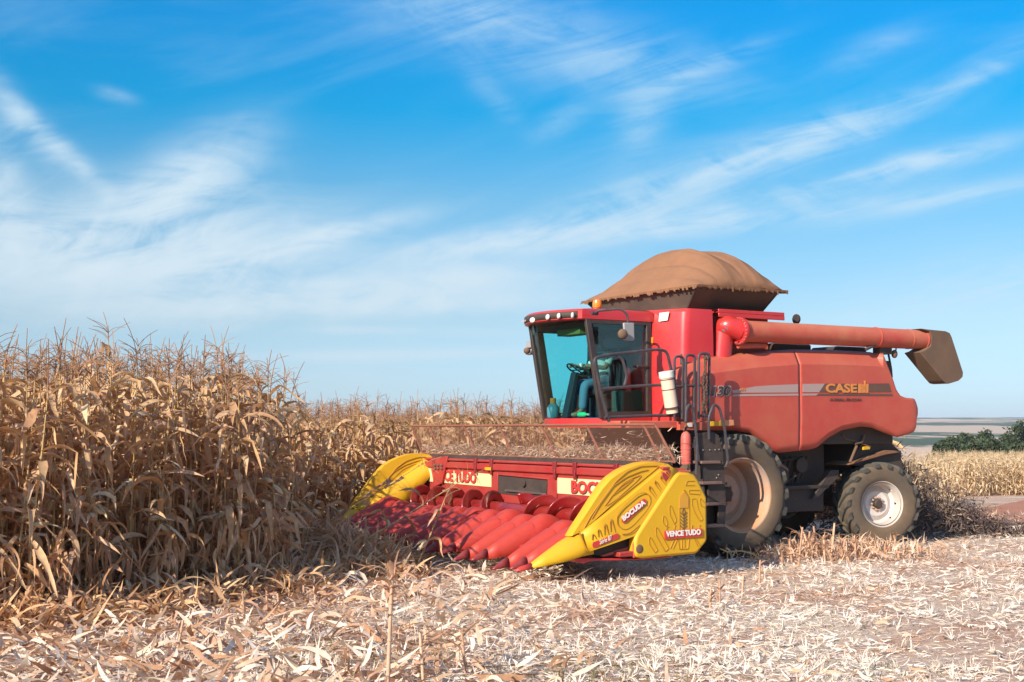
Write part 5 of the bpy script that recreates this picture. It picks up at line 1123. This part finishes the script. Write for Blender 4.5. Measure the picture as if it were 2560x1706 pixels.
layer(76000, (.03, .11), (.004, .013), .38, 1.0, .45, .8, white=.6, ns=3)
layer(40000, (.06, .22), (.005, .015), .4, 1.0, .6, .7, white=.85, lift=.04)
layer(5200, (.08, .20), (.018, .04), .05, .8, .7, 1.3, white=.45, lift=.05)
layer(3500, (.05, .12), (.018, .036), .45, 1.0, .9, 1.6, white=.9, lift=.05)
# shredded tufts: several strips from one root
x, y = field_points(2300); k = keep_bare(x, y) & (x > -3.5); x, y = x[k], y[k]; m_ = 9; n = len(x)
xx, yy = np.repeat(x, m_), np.repeat(y, m_); N = n * m_; az0 = np.repeat(rng.uniform(0, 6.28, n), m_)
LT.add(*scraps(np.stack([xx, yy, gzv(xx, yy) + .02], -1), rng.uniform(.06, .17, N), rng.uniform(.005, .014, N), az0 + rng.normal(0, .9, N), rng.uniform(.2, 1.3, N), rng.normal(0, .6, N), rng.normal(0, .6, N), np.repeat(rng.uniform(.55, .86, n), m_) * .99))
# longer leaves towards the standing block
x, y = field_points(9500, z1=21); k = x < -.6 + 1.3 * rng.normal(size=len(x)); x, y = x[k], y[k]; n = len(x)
LT.add(*scraps(np.stack([x, y, gzv(x, y) + rng.uniform(.01, .09, n)], -1), rng.uniform(.15, .45, n), rng.uniform(.022, .06, n), rng.uniform(0, 6.28, n), rng.uniform(-.1, .6, n), rng.normal(0, 1.0, n), rng.normal(0, .6, n), rng.uniform(.02, .62, n), 6))
LT.build('crop_residue', M['litter'], 'pale chopped corn husks, leaves and stalk bits covering the ground')
# leaves heaped before the snouts and along the foot of the block
HP = Pile(); Ph = []
def heap(N, fx, Lr, wr, pit, c0, c1):
    P = np.array([fx() for _ in range(N)]); W_ = np.array([to_w(p) for p in P]); W_[:, 2] += gzv(W_[:, 0], W_[:, 1]); n = N
    HP.add(*scraps(W_, rng.uniform(*Lr, n), rng.uniform(*wr, n), rng.uniform(0, 6.28, n), rng.normal(pit, .45, n), rng.normal(-.9, 1.2, n), rng.normal(0, .8, n), rng.uniform(c0, c1, n), 8))
def mound():
    x = rng.uniform(4.75, 7.6); y = rng.uniform(-2.5, 1.9) if x > 5.6 else rng.uniform(-2.3, .3); h = .50 * math.exp(-((x - 6.2) / 1.0) ** 2) * min(1, max(.1, (1.7 - y) / 1.6)); return (x, y, rng.uniform(0, h))
heap(4200, mound, (.25, .6), (.02, .06), .25, .02, .95)
def foot():
    y = rng.uniform(.3, 3.6); x = rng.uniform(7.2, 16); e = min(3.75, 1.7 + (x - 7.55) / 1.75) if x > 7.55 else 1.5
    return (x, e + abs(rng.normal(0, .45)) - .1, rng.uniform(0, .14))
heap(3800, foot, (.25, .6), (.025, .06), .15, .02, .95)
def foot2():
    x = rng.uniform(7.4, 16); e = min(3.75, 1.7 + (x - 7.55) / 1.75); return (x, e + rng.normal(.0, .12), rng.uniform(.1, 1.0) ** 1.5)
heap(700, foot2, (.3, .6), (.03, .06), -1.1, .02, .95)
def clump():
    m = to_m((5.15 + rng.normal(0, .75), 21.0 + rng.normal(0, .5), 0)); return (m.x, m.y, rng.uniform(0, .14))
H0 = HP; HP = Pile(); heap(1700, clump, (.10, .30), (.012, .035), .5, .12, .5); HP.build('stub_litter', M['litter'], 'pinkish husk litter heaped round the stubs before the rear wheel'); HP = H0
HP.build('leaf_heap', M['leaf'], 'brown fallen corn leaves heaped before the snouts and along the block foot')
# straw caught behind the wire screen
TS = Pile(); n = 5200; yy = rng.uniform(-3.8, 3.6, n); hh = (.10 + .10 * np.abs(n2(yy, yy * 0, 1.3)) + .05 * np.abs(n2(yy, yy * 0, 5)) + np.where(yy > 1.2, .06, 0)); zz = 1.57 + rng.random(n) * hh; loose = rng.random(n) < .05; zz = np.where(loose, 1.6 + .4 * rng.random(n), zz)
P = np.array([to_w((2.79 - abs(rng.normal(0, .05)) + (z - 1.57) * .3, a, z)) for a, z in zip(yy, zz)])
TS.add(*scraps(P, rng.uniform(.04, .16, n), rng.uniform(.004, .014, n), rng.uniform(0, 6.28, n), rng.normal(.1, .5, n), rng.normal(0, 1, n), rng.normal(0, 1, n), rng.uniform(.12, .5, n)))
TS.build('trapped_straw', M['litter'], 'straw lodged along the bottom of the wire screen')
# chopped stuff thrown out behind the machine
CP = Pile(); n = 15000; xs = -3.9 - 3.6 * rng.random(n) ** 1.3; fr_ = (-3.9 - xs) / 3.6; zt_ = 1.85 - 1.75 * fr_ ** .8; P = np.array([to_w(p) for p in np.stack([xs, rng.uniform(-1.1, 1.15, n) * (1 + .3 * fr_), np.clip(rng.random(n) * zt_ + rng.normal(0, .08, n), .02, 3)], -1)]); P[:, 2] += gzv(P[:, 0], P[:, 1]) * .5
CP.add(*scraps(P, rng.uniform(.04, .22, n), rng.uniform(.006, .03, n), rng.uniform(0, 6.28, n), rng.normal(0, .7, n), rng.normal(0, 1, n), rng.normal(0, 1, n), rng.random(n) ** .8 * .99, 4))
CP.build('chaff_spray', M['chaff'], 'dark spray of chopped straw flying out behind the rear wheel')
WD = Pile()
for (sx, sy, cnt, rad) in ((1500, 1685, 260, .5), (1390, 1700, 120, .4), (820, 1650, 160, .5), (930, 1640, 90, .4), (1080, 1655, 60, .3), (860, 1390, 20, .3), (2210, 1690, 30, .3)):
    o = Vector((0, 0, EYE)); d_ = ray(sx, sy); c0_ = o + d_ * (-EYE / d_.z); x = c0_.x + rad * rng.normal(size=cnt); y = c0_.y + rad * rng.normal(size=cnt)
    WD.add(*scraps(np.stack([x, y, gzv(x, y)], -1), rng.uniform(.05, .14, cnt), rng.uniform(.004, .009, cnt), rng.uniform(0, 6.28, cnt), rng.uniform(.5, 1.5, cnt), rng.normal(-.6, .4, cnt), rng.normal(0, .5, cnt), rng.random(cnt) * .99, 4))
WD.build('green_weeds', M['weed'], 'small green weeds sprouting between the residue')
# stubs left standing, one by one
def stub_parts(H, nl, thick=.013):
    st, lf = AB(), AB(); zz = np.linspace(0, H, 6); b = rng.normal(0, .12) * (.25 if H > .7 else 1); a = rng.uniform(0, 6.28)
    st.tube(np.stack([np.cos(a) * b * zz, np.sin(a) * b * zz, zz], -1), np.linspace(thick, thick * .85, 6), rng.uniform(0, 1), 7)
    for k in range(3): z = H * (.15 + .3 * k); st.tube([[np.cos(a) * b * z, np.sin(a) * b * z, z - .008], [np.cos(a) * b * z, np.sin(a) * b * z, z], [np.cos(a) * b * z, np.sin(a) * b * z, z + .008]], [thick, thick * 1.3, thick], .2, 7)
    for k in range(nl): leaf(lf, np.array([np.cos(a) * b * H * .5, np.sin(a) * b * H * .5, H * (rng.uniform(.2, .9) if H < .7 or rng.random() < .3 else rng.uniform(.8, 1.0))]), rng.uniform(0, 6.28), rng.uniform(.12, .34) * max(1, H * 1.25), rng.uniform(.03, .06), rng.uniform(.3, 1.4), rng.uniform(-1.3, .6), 0, rng.normal(0, .8), rng.uniform(.2, .8), rng.uniform(0, .6), 7)
    return [('stalk', st.mesh('stalk', M['stub'])), ('leaves', lf.mesh('leaves', M['stub_leaf']))]
def stub(sx, sy, hpx, label, group=None, nl=4, rot=(0, 0, 0), z=None, thick=.013):
    o = Vector((0, 0, EYE)); d_ = ray(sx, sy); p = o + d_ * (-EYE / d_.z); H = hpx / FPX * p.y
    r = empty('corn_stub', (p.x, p.y, gz(p.x, p.y))); r.rotation_euler = (rng.normal(0, .12), rng.normal(0, .12), rng.uniform(0, 6.28)) if rot == (0, 0, 0) else rot; tag(r, label, 'stub', group)
    for nm, me in stub_parts(H, nl, thick):
        q_ = bpy.data.objects.new(nm, me); COL.objects.link(q_); q_.parent = r
    return r
CL = 'broken pinkish corn stub in the clump in front of the rear wheel'
for (sx, sy, h) in ((1980, 1405, 60), (1996, 1412, 95), (2018, 1402, 75), (2030, 1396, 60), (2046, 1400, 85), (2062, 1408, 70), (2078, 1398, 90), (2098, 1410, 66), (2118, 1404, 50), (2140, 1402, 52), (1955, 1412, 40)): stub(sx, sy, h, CL, 'stubs clumped in front of the rear wheel', 9, thick=.018)
stub(2246, 1392, 55, 'frayed tan stub standing against the rear tyre', nl=6)
stub(1898, 1462, 66, 'pale cut stub with a bent stalk across its top, right of the yellow side cover')
LS = 'short cut stub standing in the pale residue right of the header'
for (sx, sy, h) in ((1855, 1490, 60), (1800, 1520, 70), (1775, 1530, 62)): stub(sx, sy, h, LS, 'short stubs right of the header', 3)
stub(1272 + 160, 1425, 42, 'pointed pale husk stub standing below the yellow snout point', nl=5)
LG = 'short cut stub in the litter at the foot of the uncut block'
for (sx, sy, h) in ((612, 1560, 78), (668, 1525, 62), (700, 1530, 52), (440, 1640, 90), (540, 1500, 40), (760, 1500, 40)): stub(sx, sy, h, LG, 'short stubs at the foot of the block', 3)
stub(790, 1515, 78, 'frayed bunch of pinkish husk standing left of the fallen leaves', nl=12)
stub(968, 1740, 300, 'tall broken corn stalk standing in the right foreground with torn leaves at its top', nl=16, thick=.017, rot=(.01, .02, 1.0))
stub(1060, 1730, 150, 'bunch of long dry leaves standing right of the tall broken stalk', nl=12, thick=.014)
stub(1165, 1700, 120, 'upright curled leaf stub right of the tall broken stalk, farther along', nl=6, thick=.012)
o = Vector((0, 0, EYE)); d_ = ray(1900, 1420); p = o + d_ * (-EYE / d_.z)
ab = AB(); pts_ = [o + ray(sx, sy) * (p.y / ray(sx, sy).y) for sx, sy in ((1800, 1372), (1818, 1380), (1855, 1378), (1885, 1386), (1902, 1402))]
ab.tube([tuple(q) for q in pts_], [.009, .011, .012, .012, .013], .6, 6); ab.tube([tuple(pts_[1]), tuple(pts_[1] + Vector((-.0, .0, -.22)))], .008, .4, 5); ab.tube([tuple(pts_[2]), tuple(pts_[2] + Vector((.02, .05, .10)))], .006, .4, 5); ab.tube([tuple(pts_[1]), tuple(pts_[1] + Vector((.1, 0, -.06)))], .006, .4, 5)
q_ = bpy.data.objects.new('broken_stalk', ab.mesh('broken_stalk', M['stalk'])); COL.objects.link(q_); tag(q_, 'thin broken stalk propped sideways over a stub before the drive wheel', 'stalk')

# ------------------------------------------------------------------ trees beyond the fields
M['tree_leaf'] = plant_mat('tree_foliage', [(0, (.035, .055, .028)), (.5, (.055, .085, .038)), (1, (.10, .115, .055))], .25, .6)
M['bark'] = mat('bark', (.10, .075, .055), .9)
def tree(x, y, H, Wd, label, group, hue=0.0):
    z = terrain(x, y) - .2; r = empty('tree', (x, y, z)); tag(r, label, 'tree', group)
    st = MB(); st.tube([(0, 0, 0), (.1, 0, H * .3), (0, .1, H * .6)], [H * .03, H * .022, H * .01], 8)
    for k in range(5):
        a = k * 1.26 + random.random(); st.tube([(.05, 0, H * (.2 + .06 * k)), (math.cos(a) * Wd * .25, math.sin(a) * Wd * .25, H * (.45 + .05 * k))], [H * .012, H * .004], 6)
    st.build('trunk', M['bark'], r)
    N = 2600; nb = 16; th = rng.uniform(0, 6.28, nb); rad = Wd * .5 * np.sqrt(rng.random(nb)) * .8; cz = H * (.22 + .68 * rng.random(nb)); rad *= np.sqrt(np.clip(1 - ((cz / H - .5) / .62) ** 2, .1, 1)); br = Wd * rng.uniform(.13, .24, nb)
    i = rng.integers(0, nb, N); v = rng.normal(size=(N, 3)); v /= np.linalg.norm(v, axis=1)[:, None]; rr = br[i] * rng.random(N) ** .35
    P = np.stack([rad[i] * np.cos(th[i]), rad[i] * np.sin(th[i]), cz[i]], -1) + v * rr[:, None] * np.array([1, 1, .8])
    V, F, C = scraps(P, rng.uniform(.2, .5, N), rng.uniform(.15, .35, N), rng.uniform(0, 6.28, N), rng.normal(0, .7, N), rng.normal(0, .6, N), rng.normal(0, .9, N), np.clip(rng.random(N) * .75 + hue + .2 * rng.random(nb)[i], 0, .99), 3)
    a = AB(); a.v, a.f, a.c = [V], [F], [C]; o = bpy.data.objects.new('crown', a.mesh('crown', M['tree_leaf'])); COL.objects.link(o); o.parent = r
def px_tree(sx, stop, D, Wpx, label, group=None, hue=0.0):
    x = (sx - 1280) / FPX * D; zt = EYE + (HOR - stop) / FPX * D; zg = terrain(x, D); tree(x, D, max(3, (zt - zg) * 1.04), 1.8 * Wpx / FPX * D, label, group, hue)
px_tree(2550, 1049, 165, 70, 'tallest dark green tree at the right end of the tree line')
px_tree(2478, 1070, 175, 50, 'rounded tree with brownish crown left of the tallest tree', hue=.25)
GT = 'low dark green tree in the tree line beyond the pale corn'
for (sx, st_, D, w_) in ((2360, 1086, 150, 44), (2385, 1082, 155, 46), (2412, 1080, 150, 46), (2440, 1079, 160, 44), (2508, 1080, 150, 40), (2525, 1086, 145, 40), (2350, 1098, 140, 40), (2395, 1096, 138, 50), (2450, 1094, 140, 48), (2490, 1096, 138, 46), (2425, 1098, 134, 50), (2590, 1060, 165, 60)): px_tree(sx, st_, D, w_, GT, 'low trees of the tree line')

# ------------------------------------------------------------------ the air: far things fade
mb = MB(); mb.box((-3700, -60, -16), (3700, 4700, 44)); hz = mb.build('haze', bpy.data.materials.new('haze_air'), smooth=False); hz['kind'] = 'stuff'; hz['label'] = 'thin pale air between the field and the hills'
hm = hz.data.materials[0]; hm.use_nodes = True; t = NT(hm.node_tree); t.n.clear(); o_ = t.add('ShaderNodeOutputMaterial'); pv = t.add('ShaderNodeVolumePrincipled'); pv.inputs['Color'].default_value = (.80, .88, 1.0, 1); pv.inputs['Density'].default_value = .00017; pv.inputs['Anisotropy'].default_value = 0.0; t.l.new(pv.outputs[0], o_.inputs['Volume'])
